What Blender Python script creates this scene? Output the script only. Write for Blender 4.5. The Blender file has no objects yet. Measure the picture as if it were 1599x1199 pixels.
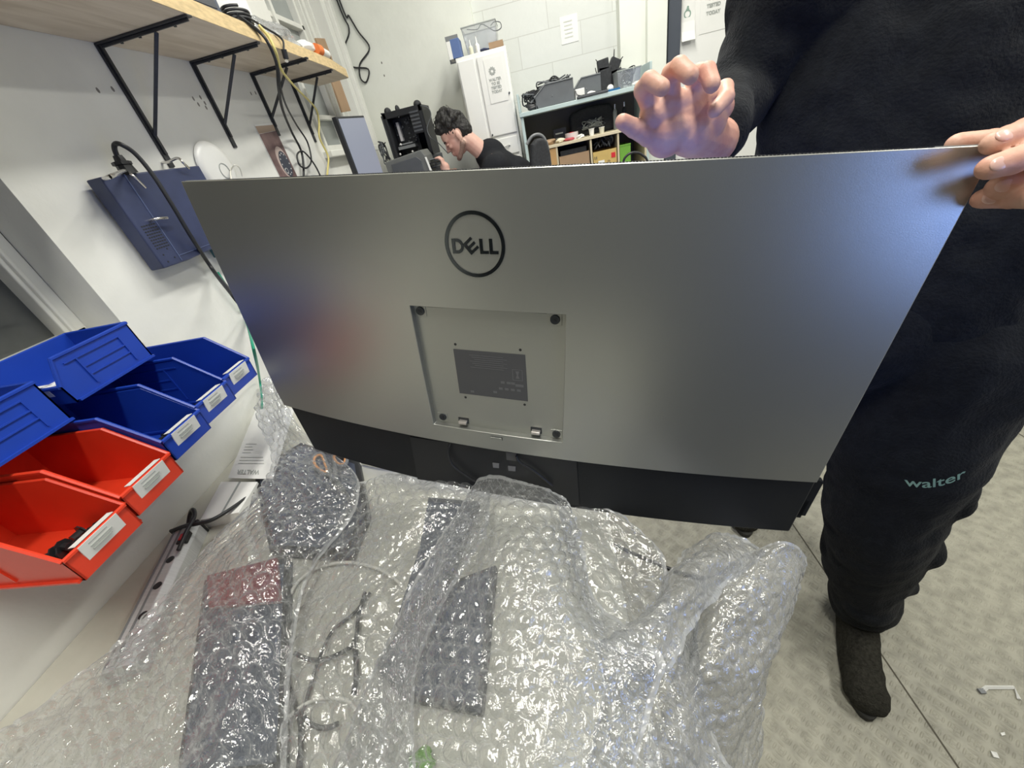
import bpy, bmesh, math, random
import numpy as np
from mathutils import Vector, Matrix, Quaternion
from mathutils.bvhtree import BVHTree
random.seed(7); rng = np.random.default_rng(7)
sc = bpy.context.scene
COL = sc.collection

# ---------------------------------------------------------------- camera
H = 1.36                                   # lens height above the floor
RC = np.array([[0.98060573, -0.13610447, -0.14102471],
               [0.04047475, -0.56340631, 0.82518793],
               [-0.19176598, -0.81489196, -0.54697067]])   # columns: right, down, forward
F = 587.94                                 # focal length in pixels of a 1599 px wide frame
cam_data = bpy.data.cameras.new('camera')
cam_data.sensor_width = 36.0
cam_data.lens = F / 1599 * 36.0
cam_data.clip_start = 0.01
cam = bpy.data.objects.new('camera', cam_data); COL.objects.link(cam)
cam.matrix_world = Matrix(((RC[0,0], -RC[0,1], -RC[0,2], 0), (RC[1,0], -RC[1,1], -RC[1,2], 0),
                           (RC[2,0], -RC[2,1], -RC[2,2], H), (0, 0, 0, 1)))
sc.camera = cam
CAM = Vector((0, 0, H))

# ---------------------------------------------------------------- light and exposure
sc.view_settings.view_transform = 'Standard'
sc.view_settings.look = 'None'
sc.view_settings.gamma = 1.0
sc.view_settings.use_curve_mapping = False
sc.view_settings.exposure = 0.0
sc.cycles.transparent_max_bounces = 32
sc.cycles.max_bounces = 8
TZ = H - 0.635                             # table top height
w = bpy.data.worlds.new('night_outside'); sc.world = w; w.use_nodes = True
w.node_tree.nodes['Background'].inputs[0].default_value = (0.55, 0.60, 0.62, 1)
w.node_tree.nodes['Background'].inputs[1].default_value = 0.20

def area_lamp(name, loc, sx, sy, power, color=(1, 1, 1), target=None):
    d = bpy.data.lights.new(name, 'AREA'); d.shape = 'RECTANGLE'; d.size = sx; d.size_y = sy
    d.energy = power; d.color = color
    o = bpy.data.objects.new(name, d); COL.objects.link(o); o.location = loc
    if target is not None:
        o.rotation_euler = (Vector(target) - Vector(loc)).to_track_quat('-Z', 'Y').to_euler()
    return o
TUBE = (1.0, 0.985, 0.91)
area_lamp('ceiling_tube_light', (0.05, 0.03, 2.80), 0.20, 1.20, 33, TUBE)
area_lamp('ceiling_tube_light', (0.40, 1.75, 2.80), 0.20, 1.25, 38, TUBE)
area_lamp('ceiling_tube_light', (2.00, 0.50, 2.80), 0.20, 1.25, 34, TUBE)
area_lamp('added_blue_light', (1.15, -0.52, 1.12), 0.75, 0.50, 1.3, (0.28, 0.44, 1.0), (0.38, 0.45, 1.10)).data.spread = math.radians(75)  # added lamp without a known source, gives the monitor back its blue sheen

# ---------------------------------------------------------------- pixel geometry (points on real planes)
def ray(x, y):
    d = RC @ np.array([x - 799.5, y - 599.5, F]); return Vector(d)
def onx(x, y, X): d = ray(x, y); return CAM + d * (X / d.x)
def ony(x, y, Y): d = ray(x, y); return CAM + d * (Y / d.y)
def onz(x, y, Z): d = ray(x, y); return CAM + d * ((Z - H) / d.z)   # Z is a height above the floor
def dep(x, y, D): d = ray(x, y); return CAM + d * (D / F)           # D = distance along the optical axis

# ---------------------------------------------------------------- materials
def mat(name, color, rough=0.5, metal=0.0, spec=0.5, noise=0.0, nscale=20, bump=0.0, bscale=60, color2=None,
        emit=None, estr=0, coat=0, nstretch=None, lo=0.35, hi=0.65, sheen=0):
    m = bpy.data.materials.new(name); m.use_nodes = True
    nt = m.node_tree; b = nt.nodes['Principled BSDF']
    c = (*color, 1)
    b.inputs['Base Color'].default_value = c
    b.inputs['Roughness'].default_value = rough
    b.inputs['Metallic'].default_value = metal
    b.inputs['Specular IOR Level'].default_value = spec
    b.inputs['Coat Weight'].default_value = coat
    if sheen:
        b.inputs['Sheen Weight'].default_value = sheen; b.inputs['Sheen Roughness'].default_value = 0.5
    if emit:
        b.inputs['Emission Color'].default_value = (*emit, 1); b.inputs['Emission Strength'].default_value = estr
    tc = nt.nodes.new('ShaderNodeTexCoord'); src = tc.outputs['Object']
    if nstretch:
        mp = nt.nodes.new('ShaderNodeMapping'); mp.inputs['Scale'].default_value = nstretch
        nt.links.new(src, mp.inputs[0]); src = mp.outputs[0]
    if noise or color2:
        n = nt.nodes.new('ShaderNodeTexNoise'); n.inputs['Scale'].default_value = nscale; n.inputs['Detail'].default_value = 6
        r = nt.nodes.new('ShaderNodeValToRGB'); r.color_ramp.elements[0].position = lo; r.color_ramp.elements[1].position = hi
        c2 = color2 if color2 else tuple(v * (1 - noise) for v in color)
        r.color_ramp.elements[0].color = (*c2, 1); r.color_ramp.elements[1].color = c
        nt.links.new(src, n.inputs['Vector']); nt.links.new(n.outputs['Fac'], r.inputs[0]); nt.links.new(r.outputs[0], b.inputs['Base Color'])
    if bump:
        n2 = nt.nodes.new('ShaderNodeTexNoise'); n2.inputs['Scale'].default_value = bscale; n2.inputs['Detail'].default_value = 4
        bp = nt.nodes.new('ShaderNodeBump'); bp.inputs['Strength'].default_value = bump; bp.inputs['Distance'].default_value = 0.01
        nt.links.new(src, n2.inputs['Vector']); nt.links.new(n2.outputs['Fac'], bp.inputs['Height']); nt.links.new(bp.outputs[0], b.inputs['Normal'])
    return m
M = {}
M['wall'] = mat('painted plaster', (0.80, 0.80, 0.755), 0.75, noise=0.10, nscale=4, bump=0.3, bscale=14)
M['wall_cream'] = mat('cream plaster', (0.82, 0.835, 0.765), 0.7, noise=0.07, nscale=4, bump=0.35, bscale=9)
M['trim'] = mat('white gloss trim', (0.80, 0.80, 0.75), 0.4, noise=0.05)
M['dark_wall'] = mat('dark slate wall', (0.05, 0.055, 0.062), 0.8)  # dark tone chosen to dim reflections in the monitor back
M['ceiling'] = mat('ceiling paint', (0.75, 0.75, 0.72), 0.9)
M['white'] = mat('white laminate', (0.86, 0.86, 0.83), 0.35, noise=0.03, nscale=8)
M['table'] = mat('worn cream table top', (0.60, 0.59, 0.51), 0.40, noise=0.14, nscale=9, bump=0.05)
M['steel_dark'] = mat('black painted steel', (0.035, 0.037, 0.042), 0.45, noise=0.3, nscale=60)
M['black'] = mat('black plastic', (0.018, 0.019, 0.022), 0.4)
M['black_rough'] = mat('black mesh plastic', (0.03, 0.032, 0.036), 0.7, noise=0.4, nscale=90)
M['grey'] = mat('grey plastic', (0.22, 0.23, 0.24), 0.5, noise=0.1)
M['charcoal'] = mat('charcoal plastic', (0.085, 0.09, 0.10), 0.5, noise=0.1)
M['chrome'] = mat('bare steel wire', (0.70, 0.68, 0.66), 0.25, metal=1.0)
M['alu'] = mat('brushed aluminium', (0.60, 0.61, 0.62), 0.35, metal=0.2, nstretch=(4, 120, 4), noise=0.12, nscale=3)
M['blue_bin'] = mat('blue polypropylene', (0.012, 0.055, 0.42), 0.38, noise=0.12, nscale=12)
M['red_bin'] = mat('orange red polypropylene', (0.80, 0.055, 0.02), 0.34, noise=0.12, nscale=10)
M['blue_dev'] = mat('navy blue sheet metal', (0.038, 0.050, 0.115), 0.42, noise=0.18, nscale=25)
M['paper'] = mat('paper', (0.84, 0.84, 0.81), 0.7, noise=0.03, nscale=15)
M['ink'] = mat('dark ink', (0.06, 0.06, 0.065), 0.7)
M['ink_grey'] = mat('faded grey ink', (0.38, 0.40, 0.38), 0.7)
M['ink_green'] = mat('green ink', (0.25, 0.36, 0.30), 0.7)
M['card'] = mat('brown cardboard', (0.42, 0.28, 0.17), 0.8, noise=0.12, nscale=10)
M['card_yellow'] = mat('yellow printed cardboard', (0.62, 0.44, 0.15), 0.7, noise=0.08)
M['wood'] = mat('pale shelf wood', (0.56, 0.43, 0.28), 0.6, noise=0.12)
M['cupboard_wood'] = mat('orange brown board', (0.55, 0.33, 0.14), 0.6, noise=0.08)
M['green'] = mat('green plastic', (0.16, 0.38, 0.05), 0.5)
M['green_cable'] = mat('green cable', (0.02, 0.33, 0.20), 0.45)
M['yellow_cable'] = mat('yellow cable', (0.72, 0.62, 0.22), 0.45)
M['white_cable'] = mat('white cable', (0.80, 0.78, 0.70), 0.4)
M['cable'] = mat('black cable', (0.02, 0.021, 0.024), 0.45)
M['cable_grey'] = mat('dark grey cable', (0.12, 0.13, 0.14), 0.5)
M['teal_board'] = mat('pale blue grey board', (0.52, 0.63, 0.63), 0.5, noise=0.08)
M['screen_blue'] = mat('lit blue grey screen', (0.1, 0.1, 0.12), 0.3, emit=(0.40, 0.45, 0.56), estr=0.45)
M['screen_on'] = mat('lit monitor screen', (0.02, 0.02, 0.03), 0.3, emit=(0.20, 0.32, 1.0), estr=1.3)
M['skin'] = mat('skin', (0.66, 0.40, 0.30), 0.5, noise=0.14, nscale=28, color2=(0.60, 0.30, 0.22), bump=0.08, bscale=160)
M['skin_pale'] = mat('pale skin', (0.68, 0.45, 0.36), 0.5, noise=0.12, nscale=18, color2=(0.58, 0.32, 0.26))
M['nail'] = mat('fingernail', (0.74, 0.47, 0.40), 0.25)
M['hair'] = mat('dark brown hair', (0.020, 0.018, 0.017), 0.6, noise=0.5, nscale=40, bump=0.5, bscale=120)
M['beard'] = mat('stubble shadow', (0.36, 0.235, 0.19), 0.8, noise=0.3, nscale=200)
M['lip'] = mat('lip', (0.50, 0.22, 0.19), 0.45)
M['black_cloth'] = mat('black sweatshirt fleece', (0.012, 0.0135, 0.016), 0.95, noise=0.3, nscale=70, bump=0.35, bscale=220, sheen=0.05, spec=0.15)
M['black_tee'] = mat('black cotton', (0.014, 0.015, 0.018), 0.9, bump=0.2, bscale=150, spec=0.2)
M['shoe'] = mat('dark grey knit shoe', (0.045, 0.043, 0.035), 0.95, noise=0.45, nscale=160, bump=0.6, bscale=260, spec=0.15)
M['walter_green'] = mat('sage print', (0.20, 0.33, 0.27), 0.7)
M['orange'] = mat('orange rubber', (0.80, 0.36, 0.12), 0.5)
M['orange_tape'] = mat('orange label', (0.85, 0.22, 0.05), 0.5)
M['grey_blue'] = mat('slate grey device', (0.085, 0.10, 0.14), 0.4, noise=0.2)
M['redbrown'] = mat('dark red box', (0.25, 0.05, 0.06), 0.5)
M['red'] = mat('red print', (0.65, 0.03, 0.04), 0.5)
M['mint'] = mat('blue printed label', (0.10, 0.16, 0.35), 0.6)
M['frost'] = mat('frosted pale pane', (0.36, 0.385, 0.375), 0.25, noise=0.1, nscale=5)
M['dark_glass'] = mat('dark window glass', (0.055, 0.06, 0.062), 0.08, noise=0.5, nscale=7, color2=(0.10, 0.105, 0.105))
M['screw'] = mat('black oxide screw', (0.05, 0.055, 0.06), 0.35, metal=0.6)

def pine():
    m = mat('pine board', (0.70, 0.52, 0.33), 0.65); nt = m.node_tree; b = nt.nodes['Principled BSDF']
    tc = nt.nodes.new('ShaderNodeTexCoord'); mp = nt.nodes.new('ShaderNodeMapping'); mp.inputs['Scale'].default_value = (9, 1.2, 9)
    n = nt.nodes.new('ShaderNodeTexNoise'); n.inputs['Scale'].default_value = 3.5; n.inputs['Detail'].default_value = 7; n.inputs['Distortion'].default_value = 0.7
    r = nt.nodes.new('ShaderNodeValToRGB'); r.color_ramp.elements[0].color = (0.55, 0.46, 0.355, 1); r.color_ramp.elements[1].color = (0.69, 0.60, 0.49, 1)
    r.color_ramp.elements[0].position = 0.3; r.color_ramp.elements[1].position = 0.62
    v = nt.nodes.new('ShaderNodeTexVoronoi'); v.inputs['Scale'].default_value = 1.0
    mp2 = nt.nodes.new('ShaderNodeMapping'); mp2.inputs['Scale'].default_value = (6, 3.0, 1)
    r2 = nt.nodes.new('ShaderNodeValToRGB'); r2.color_ramp.elements[0].color = (0.45, 0.38, 0.30, 1); r2.color_ramp.elements[1].color = (1, 1, 1, 1)
    r2.color_ramp.elements[0].position = 0.03; r2.color_ramp.elements[1].position = 0.13
    mx = nt.nodes.new('ShaderNodeMix'); mx.data_type = 'RGBA'; mx.blend_type = 'MULTIPLY'; mx.inputs[0].default_value = 1
    L = nt.links
    L.new(tc.outputs['Object'], mp.inputs[0]); L.new(mp.outputs[0], n.inputs['Vector']); L.new(n.outputs['Fac'], r.inputs[0])
    L.new(tc.outputs['Object'], mp2.inputs[0]); L.new(mp2.outputs[0], v.inputs['Vector']); L.new(v.outputs['Distance'], r2.inputs[0])
    L.new(r.outputs[0], mx.inputs[6]); L.new(r2.outputs[0], mx.inputs[7]); L.new(mx.outputs[2], b.inputs['Base Color'])
    return m
M['pine'] = pine()
M['pine_edge'] = mat('sawn pine edge', (0.74, 0.56, 0.30), 0.6, nstretch=(1, 8, 30), noise=0.22, nscale=5)

def block_wall():
    m = mat('painted block', (0.77, 0.775, 0.72), 0.75, bump=0.3, bscale=18); nt = m.node_tree; b = nt.nodes['Principled BSDF']
    tc = nt.nodes.new('ShaderNodeTexCoord'); sp = nt.nodes.new('ShaderNodeSeparateXYZ'); cb = nt.nodes.new('ShaderNodeCombineXYZ')
    br = nt.nodes.new('ShaderNodeTexBrick'); br.inputs['Scale'].default_value = 1.0
    br.inputs['Brick Width'].default_value = 0.36; br.inputs['Row Height'].default_value = 0.15; br.inputs['Mortar Size'].default_value = 0.0025
    br.inputs['Mortar Smooth'].default_value = 0.4
    br.inputs['Color1'].default_value = (0.70, 0.715, 0.685, 1); br.inputs['Color2'].default_value = (0.67, 0.685, 0.65, 1); br.inputs['Mortar'].default_value = (0.56, 0.565, 0.53, 1)
    L = nt.links
    L.new(tc.outputs['Object'], sp.inputs[0]); L.new(sp.outputs[0], cb.inputs[0]); L.new(sp.outputs[2], cb.inputs[1]); L.new(cb.outputs[0], br.inputs['Vector'])
    L.new(br.outputs['Color'], b.inputs['Base Color'])
    return m
M['block'] = block_wall()

def floor_mat():
    m = mat('painted chequer plate', (0.46, 0.44, 0.35), 0.5); nt = m.node_tree; b = nt.nodes['Principled BSDF']; L = nt.links
    tc = nt.nodes.new('ShaderNodeTexCoord'); mp = nt.nodes.new('ShaderNodeMapping'); mp.inputs['Rotation'].default_value = (0, 0, 0.09)
    L.new(tc.outputs['Object'], mp.inputs[0])
    # raised lozenges: two families of short stretched dashes
    def dashes(angle, off):
        a = nt.nodes.new('ShaderNodeMapping'); a.inputs['Rotation'].default_value = (0, 0, angle); a.inputs['Location'].default_value = (off, off, 0)
        L.new(mp.outputs[0], a.inputs[0])
        v = nt.nodes.new('ShaderNodeTexVoronoi'); v.feature = 'F1'; v.inputs['Scale'].default_value = 1.0; v.inputs['Randomness'].default_value = 0.15
        s = nt.nodes.new('ShaderNodeMapping'); s.inputs['Scale'].default_value = (30, 95, 1); L.new(a.outputs[0], s.inputs[0]); L.new(s.outputs[0], v.inputs['Vector'])
        r = nt.nodes.new('ShaderNodeMapRange'); r.inputs['From Min'].default_value = 0.12; r.inputs['From Max'].default_value = 0.30
        r.inputs['To Min'].default_value = 1; r.inputs['To Max'].default_value = 0; L.new(v.outputs['Distance'], r.inputs['Value'])
        return r.outputs[0]
    mx = nt.nodes.new('ShaderNodeMath'); mx.operation = 'MAXIMUM'; L.new(dashes(0.78, 0), mx.inputs[0]); L.new(dashes(-0.78, 0.02), mx.inputs[1])
    bp = nt.nodes.new('ShaderNodeBump'); bp.inputs['Strength'].default_value = 0.6; bp.inputs['Distance'].default_value = 0.002
    L.new(mx.outputs[0], bp.inputs['Height']); L.new(bp.outputs[0], b.inputs['Normal'])
    n = nt.nodes.new('ShaderNodeTexNoise'); n.inputs['Scale'].default_value = 30; n.inputs['Detail'].default_value = 9; L.new(tc.outputs['Object'], n.inputs['Vector'])
    r = nt.nodes.new('ShaderNodeValToRGB'); r.color_ramp.elements[0].position = 0.32; r.color_ramp.elements[1].position = 0.62
    r.color_ramp.elements[0].color = (0.28, 0.27, 0.22, 1); r.color_ramp.elements[1].color = (0.40, 0.385, 0.315, 1)
    L.new(n.outputs['Fac'], r.inputs[0]); L.new(r.outputs[0], b.inputs['Base Color'])
    return m
M['floor'] = floor_mat()

def film(name, milk=0.10, tint=(0.97, 0.98, 1.0), gl=0.10, bump=0.5, bscale=45, rough=0.09):
    m = bpy.data.materials.new(name); m.use_nodes = True; nt = m.node_tree; nt.nodes.clear(); L = nt.links; N = nt.nodes.new
    out = N('ShaderNodeOutputMaterial'); tr = N('ShaderNodeBsdfTransparent'); tr.inputs[0].default_value = (*tint, 1)
    df = N('ShaderNodeBsdfDiffuse'); df.inputs[0].default_value = (0.66, 0.675, 0.68, 1)
    tl = N('ShaderNodeBsdfTranslucent'); tl.inputs[0].default_value = (0.66, 0.675, 0.68, 1)
    md = N('ShaderNodeMixShader'); md.inputs[0].default_value = 0.35; L.new(df.outputs[0], md.inputs[1]); L.new(tl.outputs[0], md.inputs[2])
    gs = N('ShaderNodeBsdfGlossy'); gs.inputs['Roughness'].default_value = rough
    tc = N('ShaderNodeTexCoord'); nz = N('ShaderNodeTexNoise'); nz.inputs['Scale'].default_value = bscale; nz.inputs['Detail'].default_value = 3; nz.inputs['Distortion'].default_value = 1.2
    bp = N('ShaderNodeBump'); bp.inputs['Strength'].default_value = bump; bp.inputs['Distance'].default_value = 0.006
    L.new(tc.outputs['Object'], nz.inputs['Vector']); L.new(nz.outputs['Fac'], bp.inputs['Height']); L.new(bp.outputs[0], gs.inputs['Normal'])
    lw = N('ShaderNodeLayerWeight'); lw.inputs[0].default_value = 0.5
    pw = N('ShaderNodeMath'); pw.operation = 'POWER'; pw.inputs[1].default_value = 1.8; L.new(lw.outputs['Facing'], pw.inputs[0])
    mr = N('ShaderNodeMath'); mr.operation = 'MULTIPLY_ADD'; mr.inputs[1].default_value = 0.60; mr.inputs[2].default_value = milk; mr.use_clamp = True; L.new(pw.outputs[0], mr.inputs[0])
    at = N('ShaderNodeAttribute'); at.attribute_name = 'seal'
    sa_ = N('ShaderNodeMath'); sa_.operation = 'MULTIPLY_ADD'; sa_.inputs[1].default_value = 0.38; sa_.use_clamp = True; L.new(at.outputs['Fac'], sa_.inputs[0]); L.new(mr.outputs[0], sa_.inputs[2])
    m1 = N('ShaderNodeMixShader'); L.new(sa_.outputs[0], m1.inputs[0]); L.new(tr.outputs[0], m1.inputs[1]); L.new(md.outputs[0], m1.inputs[2])
    lb = N('ShaderNodeLayerWeight'); lb.inputs[0].default_value = 0.5; L.new(bp.outputs[0], lb.inputs['Normal'])
    p3 = N('ShaderNodeMath'); p3.operation = 'POWER'; p3.inputs[1].default_value = 3.5; L.new(lb.outputs['Facing'], p3.inputs[0])
    ad = N('ShaderNodeMath'); ad.operation = 'MULTIPLY_ADD'; ad.inputs[1].default_value = 0.75; ad.inputs[2].default_value = gl; ad.use_clamp = True; L.new(p3.outputs[0], ad.inputs[0])
    m2 = N('ShaderNodeMixShader'); L.new(ad.outputs[0], m2.inputs[0]); L.new(m1.outputs[0], m2.inputs[1]); L.new(gs.outputs[0], m2.inputs[2])
    L.new(m2.outputs[0], out.inputs[0])
    return m
M['film'] = film('clear bubble film', milk=0.13, gl=0.20, bump=1.0, rough=0.05, bscale=55)
M['film_milky'] = film('crumpled bubble film', milk=0.26, gl=0.20, bump=1.0, rough=0.05, bscale=55)
M['clear_box'] = film('clear plastic', milk=0.25, gl=0.08, bump=0.02, rough=0.2)

def panel_mat():
    m = mat('silver grey monitor back', (0.43, 0.435, 0.405), 0.37, metal=0.84, bump=0.04, bscale=900)
    return m
M['panel'] = panel_mat()
M['panel_plate'] = mat('recessed grey plate', (0.41, 0.415, 0.385), 0.40, metal=0.84, bump=0.04, bscale=900)
M['chin'] = mat('dark monitor plastic', (0.011, 0.0125, 0.015), 0.5, spec=0.3, bump=0.04, bscale=700)
M['sticker'] = mat('dark rating label', (0.085, 0.085, 0.088), 0.45)
M['sticker_ink'] = mat('label print', (0.15, 0.15, 0.152), 0.5)
M['logo'] = mat('mirror dark logo', (0.10, 0.11, 0.118), 0.15, metal=1.0)

# ---------------------------------------------------------------- mesh builder
W = {}
class MB:
    def __init__(s): s.v = []; s.f = []; s.m = []
    def add(s, vs, fs, mi=0):
        b = len(s.v); s.v += [tuple(v) for v in vs]; s.f += [tuple(i + b for i in f) for f in fs]; s.m += [mi] * len(fs); return s
    def box(s, c, size, rot=None, mi=0):
        hx, hy, hz = size[0]/2, size[1]/2, size[2]/2
        vs = [Vector((x*hx, y*hy, z*hz)) for x in (-1, 1) for y in (-1, 1) for z in (-1, 1)]
        if rot is not None: vs = [rot @ v for v in vs]
        vs = [v + Vector(c) for v in vs]
        return s.add(vs, [(0,1,3,2),(4,6,7,5),(0,4,5,1),(2,3,7,6),(0,2,6,4),(1,5,7,3)], mi)
    def bb(s, p0, p1, mi=0):
        p0 = Vector(p0); p1 = Vector(p1); d = p1 - p0
        return s.box((p0 + p1) / 2, [abs(a) for a in d], None, mi)
    def tube(s, pts, r, n=8, mi=0, closed=False, r1=None):
        pts = [Vector(p) for p in pts]; k = len(pts); vs = []; fs = []
        up = None
        for i, p in enumerate(pts):
            a = pts[i-1] if i > 0 else (pts[-1] if closed else p); b = pts[i+1] if i < k-1 else (pts[0] if closed else p)
            t = (b - a).normalized() if (b - a).length > 1e-9 else Vector((0, 0, 1))
            if up is None:
                up = Vector((0, 0, 1)) if abs(t.z) < 0.9 else Vector((1, 0, 0))
            u = (up - t * up.dot(t))
            u = u.normalized() if u.length > 1e-6 else t.orthogonal().normalized()
            up = u; w_ = t.cross(u)
            rr = r if r1 is None else r + (r1 - r) * i / max(1, k-1)
            for j in range(n):
                a_ = 2*math.pi*j/n; vs.append(p + (u*math.cos(a_) + w_*math.sin(a_))*rr)
        for i in range(k-1 if not closed else k):
            i2 = (i+1) % k
            for j in range(n):
                j2 = (j+1) % n; fs.append((i*n+j, i*n+j2, i2*n+j2, i2*n+j))
        if not closed:
            fs.append(tuple(range(n-1, -1, -1))); fs.append(tuple((k-1)*n+j for j in range(n)))
        return s.add(vs, fs, mi)
    def cyl(s, p0, p1, r0, r1=None, n=20, mi=0):
        return s.tube([p0, p1], r0, n, mi, False, r0 if r1 is None else r1)
    def prism(s, poly, o, u, v, d, mi=0):
        """outline poly (a,b) in the frame o + a*u + b*v, extruded by the vector d"""
        o = Vector(o); u = Vector(u); v = Vector(v); d = Vector(d); n = len(poly)
        a = [o + u*p + v*q for p, q in poly]; vs = a + [x + d for x in a]
        fs = [tuple(range(n-1, -1, -1)), tuple(range(n, 2*n))] + [(i, (i+1) % n, (i+1) % n + n, i + n) for i in range(n)]
        return s.add(vs, fs, mi)
    def ball(s, c, r, n=12, rot=None, mi=0):
        if not hasattr(r, '__len__'): r = (r, r, r)
        vs = []; fs = []; h = n//2
        for i in range(h+1):
            th = math.pi*i/h
            for j in range(n):
                ph = 2*math.pi*j/n
                v = Vector((r[0]*math.sin(th)*math.cos(ph), r[1]*math.sin(th)*math.sin(ph), r[2]*math.cos(th)))
                if rot is not None: v = rot @ v
                vs.append(v + Vector(c))
        for i in range(h):
            for j in range(n):
                fs.append((i*n+j, (i+1)*n+j, (i+1)*n+(j+1) % n, i*n+(j+1) % n))
        return s.add(vs, fs, mi)
    def ring(s, c, ax, r, w_, t, n=48, mi=0):
        """flat ring band"""
        ax = Vector(ax).normalized(); u = ax.orthogonal().normalized(); v = ax.cross(u); c = Vector(c); vs = []; fs = []
        for i in range(n):
            a = 2*math.pi*i/n; d = u*math.cos(a)+v*math.sin(a)
            vs += [c+d*(r-w_), c+d*r, c+d*r+ax*t, c+d*(r-w_)+ax*t]
        for i in range(n):
            a = i*4; b = ((i+1) % n)*4
            for k in range(4): fs.append((a+k, a+(k+1) % 4, b+(k+1) % 4, b+k))
        return s.add(vs, fs, mi)
    def build(s, name, m, parent=None, smooth=None, bevel=0, seg=2):
        me = bpy.data.meshes.new(name); me.from_pydata(s.v, [], s.f)
        ms = m if isinstance(m, (list, tuple)) else [m]
        for x in ms: me.materials.append(M[x] if isinstance(x, str) else x)
        if any(s.m): me.polygons.foreach_set('material_index', s.m)
        bm = bmesh.new(); bm.from_mesh(me); bmesh.ops.remove_doubles(bm, verts=bm.verts, dist=1e-6)
        bmesh.ops.recalc_face_normals(bm, faces=bm.faces); bm.to_mesh(me); bm.free()
        if smooth is not None:
            me.shade_smooth(); me.set_sharp_from_angle(angle=math.radians(smooth))
        return link(name, me, parent, bevel, seg)
def link(name, me, parent=None, bevel=0, seg=2):
    o = bpy.data.objects.new(name, me); COL.objects.link(o)
    if parent is not None:
        o.parent = parent; o.matrix_parent_inverse = W.get(parent.name, Matrix()).inverted()
    W[o.name] = Matrix()
    if bevel:
        b = o.modifiers.new('bevel', 'BEVEL'); b.width = bevel; b.segments = seg; b.limit_method = 'ANGLE'; b.angle_limit = math.radians(40)
    return o
def thing(name, label, cat, loc=(0, 0, 0), group=None):
    o = bpy.data.objects.new(name, None); COL.objects.link(o); o.location = Vector(loc); o.empty_display_size = 0.05
    W[o.name] = Matrix.Translation(Vector(loc)); return tag(o, label, cat, group)
def tag(o, label, cat, group=None):
    o['label'] = label; o['category'] = cat
    if group: o['group'] = group
    return o
def struct(o): o['kind'] = 'structure'; return o
def copy_tree(o, parent=None):
    c = o.copy(); COL.objects.link(c)
    if parent is not None: c.parent = parent
    for ch in list(o.children): copy_tree(ch, c)
    return c
def smooth_path(pts, k=8, closed=False):
    """Catmull-Rom through the points"""
    P = [Vector(p) for p in pts]; n = len(P); out = []
    rngi = range(n if closed else n-1)
    for i in rngi:
        if closed: p0, p1, p2, p3 = P[i-1], P[i], P[(i+1) % n], P[(i+2) % n]
        else: p0, p1, p2, p3 = P[max(0, i-1)], P[i], P[i+1], P[min(n-1, i+2)]
        for j in range(k):
            t = j/k
            out.append(0.5*((2*p1)+(-p0+p2)*t+(2*p0-5*p1+4*p2-p3)*t*t+(-p0+3*p1-3*p2+p3)*t*t*t))
    if not closed: out.append(P[-1])
    return out
def text_mesh(txt, size, align='CENTER', extrude=0.0002, bold=0.0, spacing=1.0, shear=0):
    cu = bpy.data.curves.new('lettering', 'FONT'); cu.body = txt; cu.size = size; cu.align_x = align; cu.align_y = 'CENTER'
    cu.extrude = extrude; cu.offset = bold; cu.space_character = spacing; cu.space_line = 1.05; cu.shear = shear
    o = bpy.data.objects.new('lettering', cu); COL.objects.link(o)
    bpy.context.view_layer.update()
    me = bpy.data.meshes.new_from_object(o.evaluated_get(bpy.context.evaluated_depsgraph_get()))
    v = [tuple(x.co) for x in me.vertices]; f = [tuple(p.vertices) for p in me.polygons]
    bpy.data.objects.remove(o); bpy.data.curves.remove(cu); bpy.data.meshes.remove(me)
    return v, f
def add_text(mb, txt, size, o, u, v, mi=0, **kw):
    """text laid with its x axis along u, its y axis along v"""
    vs, fs = text_mesh(txt, size, **kw); u = Vector(u).normalized(); v = Vector(v).normalized(); n = u.cross(v); o = Vector(o)
    mb.add([o + u*a + v*b + n*c for a, b, c in vs], fs, mi)
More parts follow.
